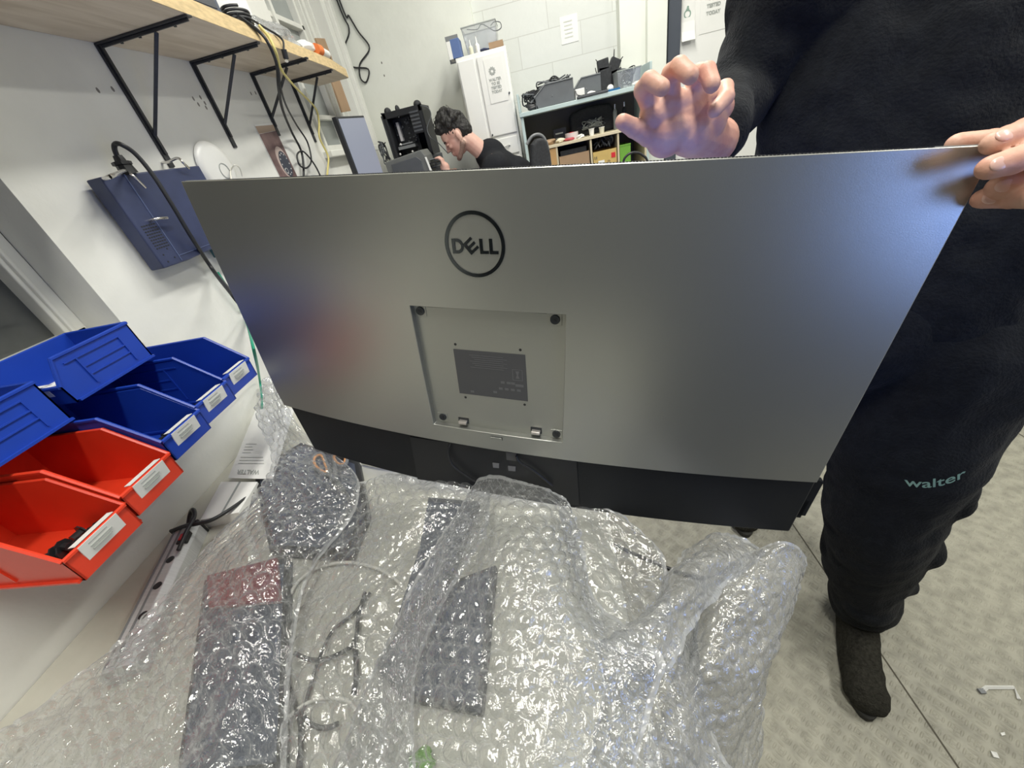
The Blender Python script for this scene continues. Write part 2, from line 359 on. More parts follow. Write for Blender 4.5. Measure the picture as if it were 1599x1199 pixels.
def organic(name, items, m, parent=None, voxel=0.006, it=6, fac=0.5, disp=None):
    """one continuous skin over overlapping round shapes"""
    mb = MB()
    for q in items:
        if q[0] == 's': mb.ball(q[1], q[2], 20, q[3] if len(q) > 3 else None)
        else:
            _, p0, p1, r0, r1 = q; p0 = Vector(p0); p1 = Vector(p1); d = (p1-p0); L_ = d.length
            t = d.normalized() if L_ > 1e-9 else Vector((0, 0, 1)); u = t.orthogonal().normalized(); w_ = t.cross(u); n = 16; vs = []; fs = []; rings = []
            for i in range(0, 5): a = -math.pi/2 + math.pi/2*i/4; rings.append((p0 + t*r0*math.sin(a), max(1e-5, r0*math.cos(a))))
            for i in range(0, 5): a = math.pi/2*i/4; rings.append((p1 + t*r1*math.sin(a), max(1e-5, r1*math.cos(a))))
            for c, r in rings:
                for j in range(n): b = 2*math.pi*j/n; vs.append(c + (u*math.cos(b)+w_*math.sin(b))*r)
            for i in range(len(rings)-1):
                for j in range(n): fs.append((i*n+j, i*n+(j+1) % n, (i+1)*n+(j+1) % n, (i+1)*n+j))
            fs.append(tuple(range(n-1, -1, -1))); fs.append(tuple((len(rings)-1)*n+j for j in range(n)))
            mb.add(vs, fs)
    me = bpy.data.meshes.new('raw'); me.from_pydata(mb.v, [], mb.f)
    bm = bmesh.new(); bm.from_mesh(me); bmesh.ops.recalc_face_normals(bm, faces=bm.faces); bm.to_mesh(me); bm.free()
    o = bpy.data.objects.new('raw', me); COL.objects.link(o)
    r = o.modifiers.new('r', 'REMESH'); r.mode = 'VOXEL'; r.voxel_size = voxel
    s = o.modifiers.new('s', 'SMOOTH'); s.factor = fac; s.iterations = it
    bpy.context.view_layer.update()
    out = bpy.data.meshes.new_from_object(o.evaluated_get(bpy.context.evaluated_depsgraph_get()))
    bpy.data.objects.remove(o); bpy.data.meshes.remove(me)
    if disp: disp_mesh(out, disp)
    out.name = name; out.materials.clear(); out.materials.append(M[m]); out.shade_smooth()
    if parent == 'mesh': return out
    return link(name, out, parent)
def disp_mesh(me, fn):
    n = len(me.vertices); co = np.empty(n*3, dtype=np.float32); me.vertices.foreach_get('co', co); co = co.reshape(-1, 3)
    no = np.empty(n*3, dtype=np.float32); me.vertex_normals.foreach_get('vector', no); no = no.reshape(-1, 3)
    co = co + fn(co, no); me.vertices.foreach_set('co', co.astype(np.float32).ravel()); me.update()
def lin(c0, c1, t): return tuple(a + (b-a)*t for a, b in zip(c0, c1))

# ================================================================ THE ROOM
XR, YF, YB, ZC = 3.0, -.66, 2.95, 2.86
b = MB(); b.bb((-1.4, YF-.1, -.05), (XR+.1, YB+.2, 0)); struct(b.build('floor', 'floor'))
# floor sheet seams, narrow grooves filled with dark dirt
b = MB()
for x0, x1 in ((0.705, 0.755), (1.72, 1.735)):
    b.prism([(0, 0), (.004, 0), (.004, 1), (0, 1)], (x1, -.3, .0002), (1, 0, 0), ((x0-x1)*1.0, 3.2, 0), (0, 0, .0004))
struct(b.build('trim_1', mat('seam dirt', (0.10, 0.09, 0.07), 0.9)))
b = MB(); b.bb((-1.4, YF-.1, ZC), (XR+.1, YB+.2, ZC+.05)); struct(b.build('ceiling', 'ceiling'))
# left wall around two window openings
W1 = (-.35, .77, 1.125, 1.665); W2 = (2.12, 2.74, 1.455, 2.70)
b = MB(); t = .22
def wseg(y0, y1, z0, z1): b.bb((-1-t, y0, z0), (-1, y1, z1))
wseg(YF, W1[0], 0, ZC); wseg(W1[0], W1[1], 0, W1[2]); wseg(W1[0], W1[1], W1[3], ZC); wseg(W1[1], W2[0], 0, ZC)
wseg(W2[0], W2[1], 0, W2[2]); wseg(W2[0], W2[1], W2[3], ZC); wseg(W2[1], YB, 0, ZC)
struct(b.build('wall_left', 'wall'))
b = MB(); b.bb((-.235, YB, 0), (XR, YB+.1, ZC)); struct(b.build('wall_back', 'block'))
b = MB(); b.bb((-1.2, YB-.07, 0), (-.235, YB+.1, ZC)); struct(b.build('trim_2', 'wall_cream'))
b = MB(); b.bb((.56, YB-.09, 0), (.70, YB, ZC)); b.bb((.70, YB-.13, 0), (.805, YB, ZC)); struct(b.build('trim_3', 'wall_cream', bevel=.004))
b = MB(); b.bb((XR, YF, 0), (XR+.1, YB+.1, ZC)); struct(b.build('wall_right', 'wall'))
b = MB(); b.bb((-1.2, YF-.1, 0), (XR+.1, YF, ZC)); struct(b.build('wall_front', 'dark_wall'))  # unseen wall, set close and dark to darken reflections in the monitor back
b = MB(); b.bb((.14, YF, 0), (.50, -.26, 1.25)); struct(b.build('added_dark_pier', 'dark_wall', bevel=.004))  # added low pier out of view, darkens the right side of the monitor back
b = MB(); b.bb((-1, .9, 0), (-.988, YB-.07, .09)); struct(b.build('baseboard_left', 'trim', bevel=.003))

# near window: deep reveal, white frame with a bead, dark glass
def window_near():
    y0, y1, z0, z1 = W1
    b = MB()
    for a0, a1, c0, c1 in ((y0, y1, z0, z0+.055), (y0, y1, z1-.05, z1), (y0, y0+.05, z0, z1), (y1-.042, y1, z0, z1)):
        b.bb((-1.16, a0, c0), (-1.095, a1, c1))
    for a0, a1, c0, c1 in ((y0, y1-.03, z0+.04, z0+.052), (y1-.034, y1-.026, z0+.04, z1)):
        b.bb((-1.10, a0, c0), (-1.087, a1, c1))
    fr = struct(b.build('window_1', 'trim', bevel=.003))
    g = MB(); g.bb((-1.135, y0+.04, z0+.05), (-1.128, y1-.04, z1-.04)); g.build('pane', 'dark_glass', fr)
    s = MB(); s.bb((-1.13, y0, z0-.012), (-.985, y1, z0+.004)); s.build('window_sill', 'trim', fr, bevel=.003)
window_near()
def window_far():
    y0, y1, z0, z1 = W2
    b = MB(); X0, X1 = -1.12, -1.06
    for a0, a1, c0, c1 in ((y0, y1, z0, z0+.03), (y0, y1, z1-.04, z1), (y0, y0+.02, z0, z1), (y1-.20, y1, z0, z1)):
        b.bb((X0, a0, c0), (X1, a1, c1))
    for yy in (2.265,): b.bb((X0, yy, z0), (X1+.01, yy+.022, z1))
    for zz in (1.60, 1.98, 2.36): b.bb((X0, y0, zz), (X1, y1-.18, zz+.02))
    for yy in (2.56, 2.60, 2.68): b.bb((X1, yy, z0), (X1+.02, yy+.012, z1))
    fr = struct(b.build('window_2', 'trim', bevel=.002))
    g = MB(); g.bb((-1.10, y0+.01, z0+.02), (-1.092, y1-.19, z1-.03)); g.build('pane', 'frost', fr)
    s = MB(); s.bb((-1.12, y0-.03, z0-.03), (-.955, y1+.02, z0-.002)); s.build('window_sill', 'trim', fr, bevel=.004)
window_far()
b = MB(); b.bb((-1.0, 2.80, 0), (-.975, 2.845, ZC)); struct(b.build('trim_4', 'trim', bevel=.003))

# dark door post and white door at the right of the back wall
b = MB(); b.bb((.822, 2.86, 0), (.888, 2.95, 2.25)); b.bb((1.85, 2.86, 0), (1.92, 2.95, 2.25)); b.bb((.822, 2.86, 2.18), (1.92, 2.95, 2.25))
struct(b.build('trim_5', mat('dark blue grey post', (0.06, 0.07, 0.09), 0.5), bevel=.003))
b = MB(); b.bb((.888, 2.90, 0), (1.85, 2.94, 2.18)); dr = struct(b.build('door_1', 'white', bevel=.002))
b = MB(); b.cyl((1.77, 2.90, 1.02), (1.77, 2.855, 1.02), .012); b.tube([(1.77, 2.855, 1.02), (1.66, 2.855, 1.02)], .009); b.build('door_handle', 'chrome', dr, smooth=40)

def sheet_paper(name, label, cat, c00, c10, c01, nrm, group=None, t=.0012, curl=0.0):
    """a thin sheet: corner, corner along width, corner along height"""
    o = thing(name, label, cat, c00, group); u = Vector(c10)-Vector(c00); v = Vector(c01)-Vector(c00); n = Vector(nrm).normalized()
    mb = MB(); N_ = 8; vs = []; fs = []
    for k in (0, 1):
        for i in range(N_+1):
            for j in (0, 1):
                s_ = i/N_; vs.append(Vector(c00)+u*j+v*s_+n*(t*k+.001+curl*max(0, .35-s_)**2*8))
    m_ = (N_+1)*2
    for i in range(N_):
        a = 2*i; fs += [(a, a+1, a+3, a+2), (a+m_, a+2+m_, a+3+m_, a+1+m_), (a, a+2, a+2+m_, a+m_), (a+1, a+1+m_, a+3+m_, a+3)]
    fs += [(0, m_, m_+1, 1), (2*N_, 2*N_+1, 2*N_+1+m_, 2*N_+m_)]
    mb.add(vs, fs); mb.build('sheet', 'paper', o)
    return o, u, v, n
# signs taped to the white door
o, u, v, n = sheet_paper('paper_sign', 'narrow white paper strip with a small green printed shape, taped beside dark post', 'sign',
                         (.900, 2.90, 1.585), (.972, 2.90, 1.585), (.900, 2.90, 1.92), (0, -1, 0), curl=.03)
b = MB(); P0 = Vector((.932, 2.897, 1.70)); b.ring(P0, (0, -1, 0), .019, .006, .0006, 28); b.ball(P0+Vector((.001, 0, .028)), (.006, .001, .006), 8); b.ball(P0+Vector((0, 0, -.035)), (.006, .001, .004), 8)
b.prism([(-.01, 0), (.01, 0), (0, .014)], P0+Vector((0, 0, .018)), (1, 0, 0), (0, 0, 1), (0, -.001, 0)); b.build('green_print', 'ink_green', o)
b = MB(); b.box((.934, 2.897, 1.772), (.022, .001, .008)); b.build('ink_mark', 'ink', o)
b = MB(); b.box((.937, 2.897, 1.648), (.042, .001, .004), Matrix.Rotation(-.12, 3, 'Y')); b.build('ink_line', 'ink_grey', o)
o, u, v, n = sheet_paper('paper_sign', 'white paper sign with four lines of grey capitals, taped to white door beside the arm', 'sign',
                         (1.000, 2.90, 1.60), (1.14, 2.90, 1.60), (1.000, 2.90, 1.86), (0, -1, 0))
b = MB()
for i, tx in enumerate(('WALTER', 'TO BE', 'TESTED', 'TODAY')):
    add_text(b, tx, .021, (1.068, 2.896, 1.770-i*.030), (1, 0, 0), (0, 0, 1), bold=.0008)
b.build('sign_text', 'ink_grey', o)
# faint paper on the block wall
o, u, v, n = sheet_paper('paper_notice', 'faded small paper notice stuck on the painted block wall', 'notice', (.245, 2.95, 1.715), (.345, 2.95, 1.715), (.245, 2.95, 1.835), (0, -1, 0))
b = MB(); 
for i in range(5): b.box((.29, 2.947, 1.81-i*.017), (.05-.006*(i % 2), .0006, .005))
b.build('faint_text', mat('very faint ink', (.62, .63, .58), .8), o)

# hanging black cable in the back corner
pts = [(-.978, 2.872, ZC-.02), onx(520, -5, -.97), ony(545, 45, 2.872), ony(538, 75, 2.872), ony(548, 103, 2.872), ony(575, 108, 2.872), ony(572, 128, 2.872), ony(563, 122, 2.872), ony(562, 100, 2.872), ony(577, 75, 2.872), ony(560, 50, 2.872), ony(545, 25, 2.872), ony(530, 0, 2.872), (-.96, 2.872, ZC-.02)]
pts[1] = ony(524, -5, 2.872)
b = MB(); b.tube(smooth_path(pts, 6), .0042, 6); tag(b.build('hanging_cable', 'cable', smooth=60), 'black looped cable hanging down the plaster in the far left corner', 'cable')

# ================================================================ LONG SHELF ON THE LEFT WALL
ZS = 1.725; TH = .036
b = MB(); b.prism([(-1.0, -.64), (-.70, -.64), (-.735, 1.0), (-.80, 2.08), (-.84, 2.33), (-1.0, 2.33)], (0, 0, ZS), (1, 0, 0), (0, 1, 0), (0, 0, TH))
sh = thing('wall_shelf', 'long pale pine board shelf along the left wall', 'shelf', (-1, 1.0, ZS))
b.build('board', 'pine', sh, bevel=.002)
b = MB(); b.prism([(-.70, -.64), (-.6985, -.64), (-.7335, 1.0), (-.735, 1.0)], (0, 0, ZS+.001), (1, 0, 0), (0, 1, 0), (0, 0, TH-.002))
b.prism([(-.735, 1.0), (-.7335, 1.0), (-.7985, 2.08), (-.80, 2.08)], (0, 0, ZS+.001), (1, 0, 0), (0, 1, 0), (0, 0, TH-.002))
b.prism([(-.80, 2.08), (-.7985, 2.08), (-.8385, 2.33), (-.84, 2.33)], (0, 0, ZS+.001), (1, 0, 0), (0, 1, 0), (0, 0, TH-.002)); b.build('front_edge', 'pine_edge', sh)

def bracket(label, y, L=.24, zb=.24, dz=0):
    o = thing('shelf_bracket', label, 'bracket', (-1, y, ZS), 'black steel brackets under the pine shelf')
    a = MB(); a.bb((-1.0, y-.009, ZS-zb-.03), (-.995, y+.009, ZS-.002)); 
    a.box((-.9925, y, ZS-zb/2), (.006, .008, zb)); a.build('wall_arm', 'steel_dark', o, bevel=.001)
    a = MB(); a.bb((-1.0, y-.008, ZS-.005), (-1.0+L, y+.008, ZS-.0005)); a.bb((-1.0, y-.0025, ZS-.011), (-1.0+L*.97, y+.0025, ZS-.005)); a.build('shelf_arm', 'steel_dark', o, bevel=.001)
    a = MB(); p0 = Vector((-.994, y, ZS-zb*.82)); p1 = Vector((-1+L*.62, y, ZS-.012)); a.tube([p0, p1], .0052, 4); a.build('brace', 'steel_dark', o)
    for fx in (.22, .42, .80):
        a = MB(); a.cyl((-1+L*fx, y+.008, ZS-.006), (-1+L*fx, y+.008, ZS-.011), .0035, n=8); a.build('screw', 'steel_dark', o)
    return o
bracket('nearest black shelf bracket, largest, ending above the blue wall box', 1.172, .26, .235)
bracket('second nearest black shelf bracket, ending above the round white disc', 1.478, .235, .20)
bracket('third black shelf bracket, ending just above the watch poster, cables in front', 1.778, .235, .17)
bracket('farthest black shelf bracket, next to the far window under the shelf end', 2.06, .20, .20)

# things lying on the shelf
zt = ZS+TH
def at_shelf(x, y): return onz(x, y, zt)
o = thing('storage_box', 'dark charcoal box on the shelf at the top edge of the picture', 'box', (-.86, 1.10, zt))
b = MB(); b.bb((-.97, .96, zt), (-.768, 1.24, zt+.24)); b.build('case', 'charcoal', o, bevel=.006)
b = MB(); b.bb((-.768, 1.0, zt+.03), (-.766, 1.2, zt+.2)); b.build('front_panel', 'black_rough', o)
o = thing('storage_box', 'slate grey box on the shelf between the charcoal box and the white carton', 'box', (-.86, 1.33, zt))
b = MB(); b.bb((-.97, 1.25, zt), (-.785, 1.395, zt+.26)); b.build('case', 'grey_blue', o, bevel=.006)
b = MB(); b.bb((-.785, 1.27, zt+.02), (-.783, 1.375, zt+.22)); b.build('front_panel', 'charcoal', o)
o = thing('carton', 'tall white carton standing on the shelf behind the cable coil', 'carton', (-.90, 1.53, zt))
b = MB(); b.bb((-.985, 1.41, zt), (-.84, 1.66, zt+.34)); b.build('carton_body', 'white', o, bevel=.003)
b = MB(); b.bb((-.9825, 1.53, zt+.34), (-.8425, 1.54, zt+.3415)); b.build('tape', 'paper', o)
# crumpled plastic bag / wrap on the shelf
def lump(name, c, r, m, seed, label, cat, amp=.35, parent=None, n=28):
    rg = np.random.default_rng(seed); mb = MB(); mb.ball(c, r, n); k = rg.normal(size=(10, 3))*2.2; ph = rg.uniform(0, 6.28, 10); C0 = np.array(c); R0 = np.array(r)
    vs = np.array(mb.v); q = (vs-C0)/R0
    d = sum(np.sin(q@k[i]*(1+i*.25)+ph[i])/(2+i) for i in range(10)); vs = C0+(vs-C0)*(1+amp*d[:, None]); vs[:, 2] = np.maximum(vs[:, 2], c[2]-r[2]*.85)
    mb.v = [tuple(x) for x in vs]; o = mb.build(name, m, parent, smooth=35)
    return tag(o, label, cat) if parent is None else o
p = at_shelf(445, 62); lump('plastic_bag', (-.85, 1.74, zt+.028), (.075, .14, .035), 'film_milky', 3, 'crumpled clear plastic bag lying on the shelf by the cables', 'bag')
lump('plastic_bag', (-.86, 1.93, zt+.022), (.05, .055, .026), 'paper', 5, 'small crumpled white bag on the shelf near the orange roll', 'bag')
o = thing('tape_roll', 'orange and white small roll lying near the far end of the shelf', 'roll', (-.82, 2.0, zt))
b = MB(); b.cyl((-.80, 1.965, zt+.018), (-.80, 2.005, zt+.018), .018, n=20); b.build('orange_end', 'orange_tape', o, smooth=40)
b = MB(); b.cyl((-.80, 2.005, zt+.018), (-.81, 2.09, zt+.018), .014, n=20); b.build('white_barrel', 'paper', o, smooth=40)
o = thing('cardboard_strip', 'tall brown cardboard strip hanging at the far end of the shelf by the window', 'cardboard', (-.93, 2.50, 1.62))
b = MB(); b.prism([(0, 0), (.125, .01), (.12, .24), (.115, .315), (.0, .30), (.01, .15)], (-.97, 2.43, 1.615), (0, 1, 0), (0, 0, 1), (-.008, 0, 0)); b.build('card', 'card', o)
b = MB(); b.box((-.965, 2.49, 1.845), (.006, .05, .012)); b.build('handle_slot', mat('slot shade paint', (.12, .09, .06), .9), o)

# cables over the shelf edge
def cable(name, pts, r, m, label, group=None, k=8, n=6, parent=None, cat='cable'):
    mb = MB(); mb.tube(smooth_path(pts, k), r, n); o = mb.build(name, m, parent, smooth=70)
    return o if parent is not None else tag(o, label, cat, group)
X = lambda x, y, d: onx(x, y, d)
cable('data_cable', [X(375, 32, -.76)+Vector((0, 0, .01)), X(402, 47, -.755), X(418, 66, -.745), X(432, 100, -.76), X(435, 135, -.80), X(441, 170, -.88), X(455, 205, -.95), X(470, 235, -.97), X(474, 262, -.97), X(474, 300, -.975)], .0048, 'cable',
      'thick black cable hanging from the shelf past the third bracket, left of its twin')
cable('data_cable', [X(372, 28, -.77)+Vector((0, 0, .008)), X(405, 50, -.757), X(421, 70, -.742), X(434, 105, -.755), X(438, 135, -.79), X(447, 165, -.87), X(463, 195, -.95), X(480, 222, -.97), X(486, 250, -.97), X(479, 262, -.965), X(468, 258, -.96), X(464, 242, -.96), X(472, 236, -.962), X(483, 246, -.965), X(494, 262, -.97), X(505, 285, -.97)], .0034, 'cable',
      'thin black cable hanging from the shelf and ending in tangled loops')
cable('network_cable', [X(405, 42, -.765)+Vector((0, 0, .004)), X(420, 58, -.752), X(431, 82, -.75), X(440, 110, -.79), X(463, 138, -.86), X(492, 168, -.94), X(498, 190, -.96), X(499, 215, -.965), X(512, 243, -.97), X(512, 262, -.97), X(508, 300, -.975)], .0042, 'yellow_cable',
      'long yellow cable draped over the shelf edge and down the wall')
o = thing('usb_cable', 'short black cable with a plug dangling just below the shelf edge', 'cable', X(440, 60, -.77))
cable('cord', [X(395, 38, -.77)+Vector((0, 0, .012)), X(415, 44, -.77), X(432, 54, -.765), X(442, 64, -.76), X(443, 78, -.76)], .0034, 'cable', '', parent=o)
b = MB(); b.cyl(X(443, 77, -.76), X(447, 92, -.765), .0085, n=12); b.build('plug', 'black', o, smooth=40)
b = MB(); b.cyl(X(447, 92, -.765), X(447.5, 95.5, -.765), .006, n=8); b.build('metal_tip', 'chrome', o)
# coil of cable lying on the shelf edge
pts = []
for i in range(46):
    a = i/46*2*math.pi*4; pts.append(Vector((-.79+.030*math.cos(a), 1.47+.042*math.sin(a), zt+.006+i*.0007)))
cable('coiled_cable', pts, .004, 'cable', 'flat black cable coil lying on the front edge of the shelf', k=2)

# ================================================================ ON THE LEFT WALL
# blue metal box held by wire hooks
o = thing('wall_mounted_device', 'navy blue slim metal box held flat on the left wall by wire hooks', 'electronic device', (-1, 1.0, 1.35))
xa = -.985; xb = -.945
corners = [onx(165, 278, xb), onx(310, 249, xb), onx(352, 372, xb), onx(262, 415, xb)]
poly = [(.905, 1.452), (1.205, 1.452), (1.205, 1.255), (.985, 1.245), (.905, 1.247)]
b = MB(); b.prism(poly, (xa, 0, 0), (0, 1, 0), (0, 0, 1), (xb-xa, 0, 0)); cs = b.build('case', 'blue_dev', o, bevel=.003)
b = MB(); b.bb((xb, .962, 1.25), (xb+.0015, .964, 1.452)); b.bb((xb, .963, 1.262), (xb+.0015, 1.205, 1.2635)); b.build('seam', mat('seam highlight', (.10, .13, .25), .4), cs)
b = MB()
for i in range(9):
    for j in range(6): b.bb((xb, .918+j*.007, 1.345-i*.0065), (xb+.0006, .9225+j*.007, 1.3405+.001-i*.0065+.0005))
for q in ((.925, 1.275), (.945, 1.285), (.925, 1.258), (.95, 1.262)): b.cyl((xb, *q), (xb+.0006, *q), .002, n=10)
b.build('vent_holes', 'black', cs)
b = MB(); b.bb((xa, 1.11, 1.222), (xb-.01, 1.205, 1.2545)); b.build('connector_block', mat('teal socket', (.05, .14, .16), .4), cs)
def hook(label, pts):
    mb = MB(); mb.tube(smooth_path(pts, 6), .0032, 8); tag(mb.build('wire_hook', 'chrome', smooth=70), label, 'hook', 'bent wire hooks holding the blue device')
hook('bent wire hook over the top left corner of blue wall box, by the plug', [onx(161, 279, -1.0), onx(172, 276, -.64), onx(196, 266, -.94), onx(207, 274, -.925), onx(227, 293, -.93)])
hook('bent wire hook over the top edge of blue wall box, below nearest bracket', [onx(253, 254, -1.0), onx(262, 253, -.975), onx(277, 247, -.94), onx(285, 253, -.928), onx(295, 263, -.932)])
hook('straight wire hook across the lower left edge of blue wall box', [onx(211, 353, -1.0), onx(222, 350, -.97), onx(242, 342, -.93), onx(261, 340, -.93)])
o = thing('power_cable', 'thick black power cable curving up from blue wall box and down behind the big monitor', 'cable', onx(178, 230, -.95))
cable('cord', [onx(184, 246, -.95), onx(179, 233, -.945), onx(180, 225, -.935), onx(190, 226, -.92), onx(212, 241, -.915), onx(240, 275, -.91), onx(270, 322, -.91), onx(300, 372, -.92), onx(335, 425, -.95), onx(370, 468, -.64), onx(385, 490, -.985)], .0052, 'cable', '', parent=o, n=8)
b = MB(); b.cyl(onx(183, 243, -.95), onx(190, 254, -.95), .009, .012, n=10); b.cyl(onx(189, 253, -.95), onx(192, 258, -.95), .019, .019, n=8); b.cyl(onx(192, 257, -.95), onx(203, 272, -.95), .015, .018, n=8); b.build('plug', 'black', o, smooth=35)
cable('network_cable', [onx(340, 425, -.975), onx(372, 475, -.985), onx(385, 505, -.985), onx(396, 545, -.64), onx(405, 590, -.965), onx(409, 630, -.95), onx(405, 690, -.93)], .0032, 'green_cable', 'thin green cable running down the wall beside the monitor')
# round white disc device
o = thing('round_access_point', 'round white plastic disc mounted on the left wall under second bracket', 'electronic device', (-1, 1.33, 1.43))
b = MB(); c = Vector((-1, 1.335, 1.445)); prof = [(0, .070), (.006, .074), (.012, .070), (.016, .055), (.018, .02), (.0185, .001)]; vs = []; fs = []
for i, (h_, r_) in enumerate(prof):
    for j in range(40): a = 2*math.pi*j/40; vs.append((c.x+h_, c.y+r_*math.cos(a), c.z+r_*math.sin(a)))
for i in range(5):
    for j in range(40): fs.append((i*40+j, i*40+(j+1) % 40, (i+1)*40+(j+1) % 40, (i+1)*40+j))
b.add(vs, fs); b.build('disc_body', 'white', o, smooth=50)
b = MB(); b.ring(c+Vector((.0185, .012, -.012)), (1, 0, 0), .022, .002, .0012, 30); b.build('centre_ring', 'ink_grey', o)
cable('thin_cable', [onx(362, 283, -.64), onx(360, 268, -.955), onx(366, 258, -.95), onx(374, 262, -.955), onx(378, 275, -.97)], .002, 'white_cable', 'thin pale cable loop in front of the round white disc')
# poster of a wrist watch photograph
o, u, v, n = sheet_paper('watch_poster', 'narrow brown photo poster of a wristwatch dial taped on left wall', 'poster', (-1, 1.652, 1.365), (-1, 1.775, 1.372), (-1, 1.645, 1.562), (1, 0, 0))
def wp(y, z): return (-.9975, y, z)
b = MB(); b.prism([(0, 0), (.122, .007), (.118, .175), (-.005, .165)], wp(1.653, 1.367), (0, 1, 0), (0, 0, 1), (.0004, 0, 0)); b.build('brown_background', mat('brown photo print', (.13, .08, .08), .6, noise=.6, nscale=22, color2=(.24, .16, .15)), o)
b = MB(); b.prism([(-.005, .166), (.118, .176), (.116, .195), (-.006, .19)], wp(1.653, 1.367), (0, 1, 0), (0, 0, 1), (.0004, 0, 0)); b.build('tan_strip', mat('tan print', (.45, .34, .26), .7), o)
b = MB()
def disc(mb, c, ry, rz, x, n_=30, a0=0):
    vs = [Vector((x, c[0]+ry*math.cos(2*math.pi*i/n_), c[1]+rz*math.sin(2*math.pi*i/n_))) for i in range(n_)]; vs += [q+Vector((.0003, 0, 0)) for q in vs]
    mb.add(vs, [tuple(range(n_)), tuple(range(2*n_-1, n_-1, -1))]+[(i, (i+1) % n_, (i+1) % n_+n_, i+n_) for i in range(n_)])
disc(b, (1.725, 1.435), .038, .055, -.9970); b.build('watch_case', mat('pale rose print', (.55, .44, .40), .5), o)
b = MB(); disc(b, (1.731, 1.428), .033, .046, -.9966); b.build('watch_dial', mat('dark slate print', (.06, .065, .085), .5), o)
b = MB()
for i in range(12):
    a = i*math.pi/6; b.ball((-.9962, 1.731+.026*math.cos(a), 1.428+.037*math.sin(a)), (.0005, .0025, .003), 6)
b.ring((-.9963, 1.717, 1.405), (1, 0, 0), .010, .0012, .0003, 20); b.build('dial_marks', 'paper', o)
# small holes in the plaster
b = MB()
for q in ((153, 141), (176, 139), (302, 154), (313, 152), (310, 163), (322, 168), (320, 161), (392, 146), (399, 145), (520, 62), (596, 98), (600, 118)):
    c = onx(*q, -1) if q[0] < 500 else ony(*q, 2.88)
    b.ball(c, (.0012, .004, .006) if q[0] < 500 else (.004, .001, .006), 8)
struct(b.build('trim_6', mat('chipped plaster', (.22, .21, .19), .9)))

# ================================================================ PARTS BINS
def bin_mesh(d, w, h, lip, cut, red=False):
    t_ = .0028; mb = MB()
    side = [(0, 0), (d*.985, 0), (d, lip), (cut, h), (0, h)]
    for s in (-1, 1):
        y0 = s*w/2; mb.prism(side, (0, y0, 0), (1, 0, 0), (0, 0, 1), (0, -s*t_, 0))
        # rolled rim along the top and down the hopper
        mb.tube([(0, y0, h), (cut, y0, h), (d, y0, lip)], .0034, 6)
        # outside ribs
        mb.bb((.03, y0, h*.80), (cut-.01, y0+s*.0025, h*.83)); mb.bb((.03, y0, .012), (.033, y0+s*.0025, h*.8)); mb.bb((cut*.78, y0, .012), (cut*.78+.003, y0+s*.0025, h*.8))
        mb.bb((.03, y0, h*.56), (cut*.78, y0+s*.0022, h*.59)); mb.bb((.03, y0, h*.36), (cut*.78, y0+s*.0022, h*.39))
        mb.bb((0, y0, 0), (d*.96, y0+s*.005, .004))
    mb.bb((0, -w/2, 0), (d*.985, w/2, t_)); mb.bb((0, -w/2, 0), (t_, w/2, h)); mb.tube([(0, -w/2, h), (0, w/2, h)], .0034, 6)
    mb.prism([(d*.985-t_, 0), (d*.985, 0), (d, lip), (d-t_, lip)], (0, -w/2, 0), (1, 0, 0), (0, 0, 1), (0, w, 0))
    mb.tube([(d, -w/2, lip), (d, w/2, lip)], .0036, 6)
    return mb
def make_bin(label, pos, d, w, h, lip, cut, m, rz=0, lab=True, group=None, ry=0):
    o = bpy.data.objects.new('parts_bin', None); COL.objects.link(o); o.empty_display_size = .05; W[o.name] = Matrix()
    tag(o, label, 'bin', group)
    bin_mesh(d, w, h, lip, cut).build('bin_body', m, o, smooth=35)
    if lab:
        l = MB(); l.prism([(0, 0), (.0, lip*.62), (.002, lip*.62), (.002, 0)], (d-.004, -w*.30, lip*.42), (1, 0, 0), (.22, 0, 1), (0, w*.62, 0)); 
        l.prism([(-.010, -.001), (.003, .001), (.003, .002), (-.010, 0)], (d-.001, -w*.30, lip+.004), (1, 0, 0), (0, 0, 1), (0, w*.62, 0)); l.build('card_label', 'paper', o)
        l = MB()
        for i in range(3): l.bb((d+.0005, -w*.18, lip*.62+i*.006), (d+.003, w*(.12+.04*(i % 2)), lip*.62+.002+i*.006))
        l.build('label_writing', 'ink_grey', o)
    o.location = Vector(pos); o.rotation_euler = (0, ry, rz)
    return o
zz = H
tilt = 0.0
make_bin('blue parts bin at the far end of lower wall row, white card on lip', (-.995, .702, zz-.365), .262, .092, .112, .045, .19, 'blue_bin', group='blue bins in the lower row')
make_bin('blue parts bin in the middle of the three lower blue bins', (-.995, .612, zz-.372), .265, .092, .112, .045, .19, 'blue_bin', group='blue bins in the lower row')
make_bin('blue parts bin next to the red bins, holding loose hardware', (-.995, .520, zz-.380), .268, .092, .112, .045, .19, 'blue_bin', group='blue bins in the lower row')
make_bin('orange red parts bin nearest the blue bins, empty with a white card', (-.995, .420, zz-.405), .268, .098, .118, .046, .19, 'red_bin', group='orange red bins')
make_bin('orange red parts bin at picture edge with dark bits inside', (-.995, .318, zz-.418), .268, .098, .118, .046, .19, 'red_bin', group='orange red bins')
make_bin('blue ribbed parts bin on the upper tier, under the near window corner', (-.925, .662, zz-.243), .165, .148, .078, .034, .145, 'blue_bin', rz=-math.pi/2, group='blue bins in the upper tier')
make_bin('blue ribbed parts bin on the upper tier, cut by the left picture edge', (-.925, .476, zz-.262), .175, .148, .078, .034, .150, 'blue_bin', rz=-math.pi/2, group='blue bins in the upper tier')
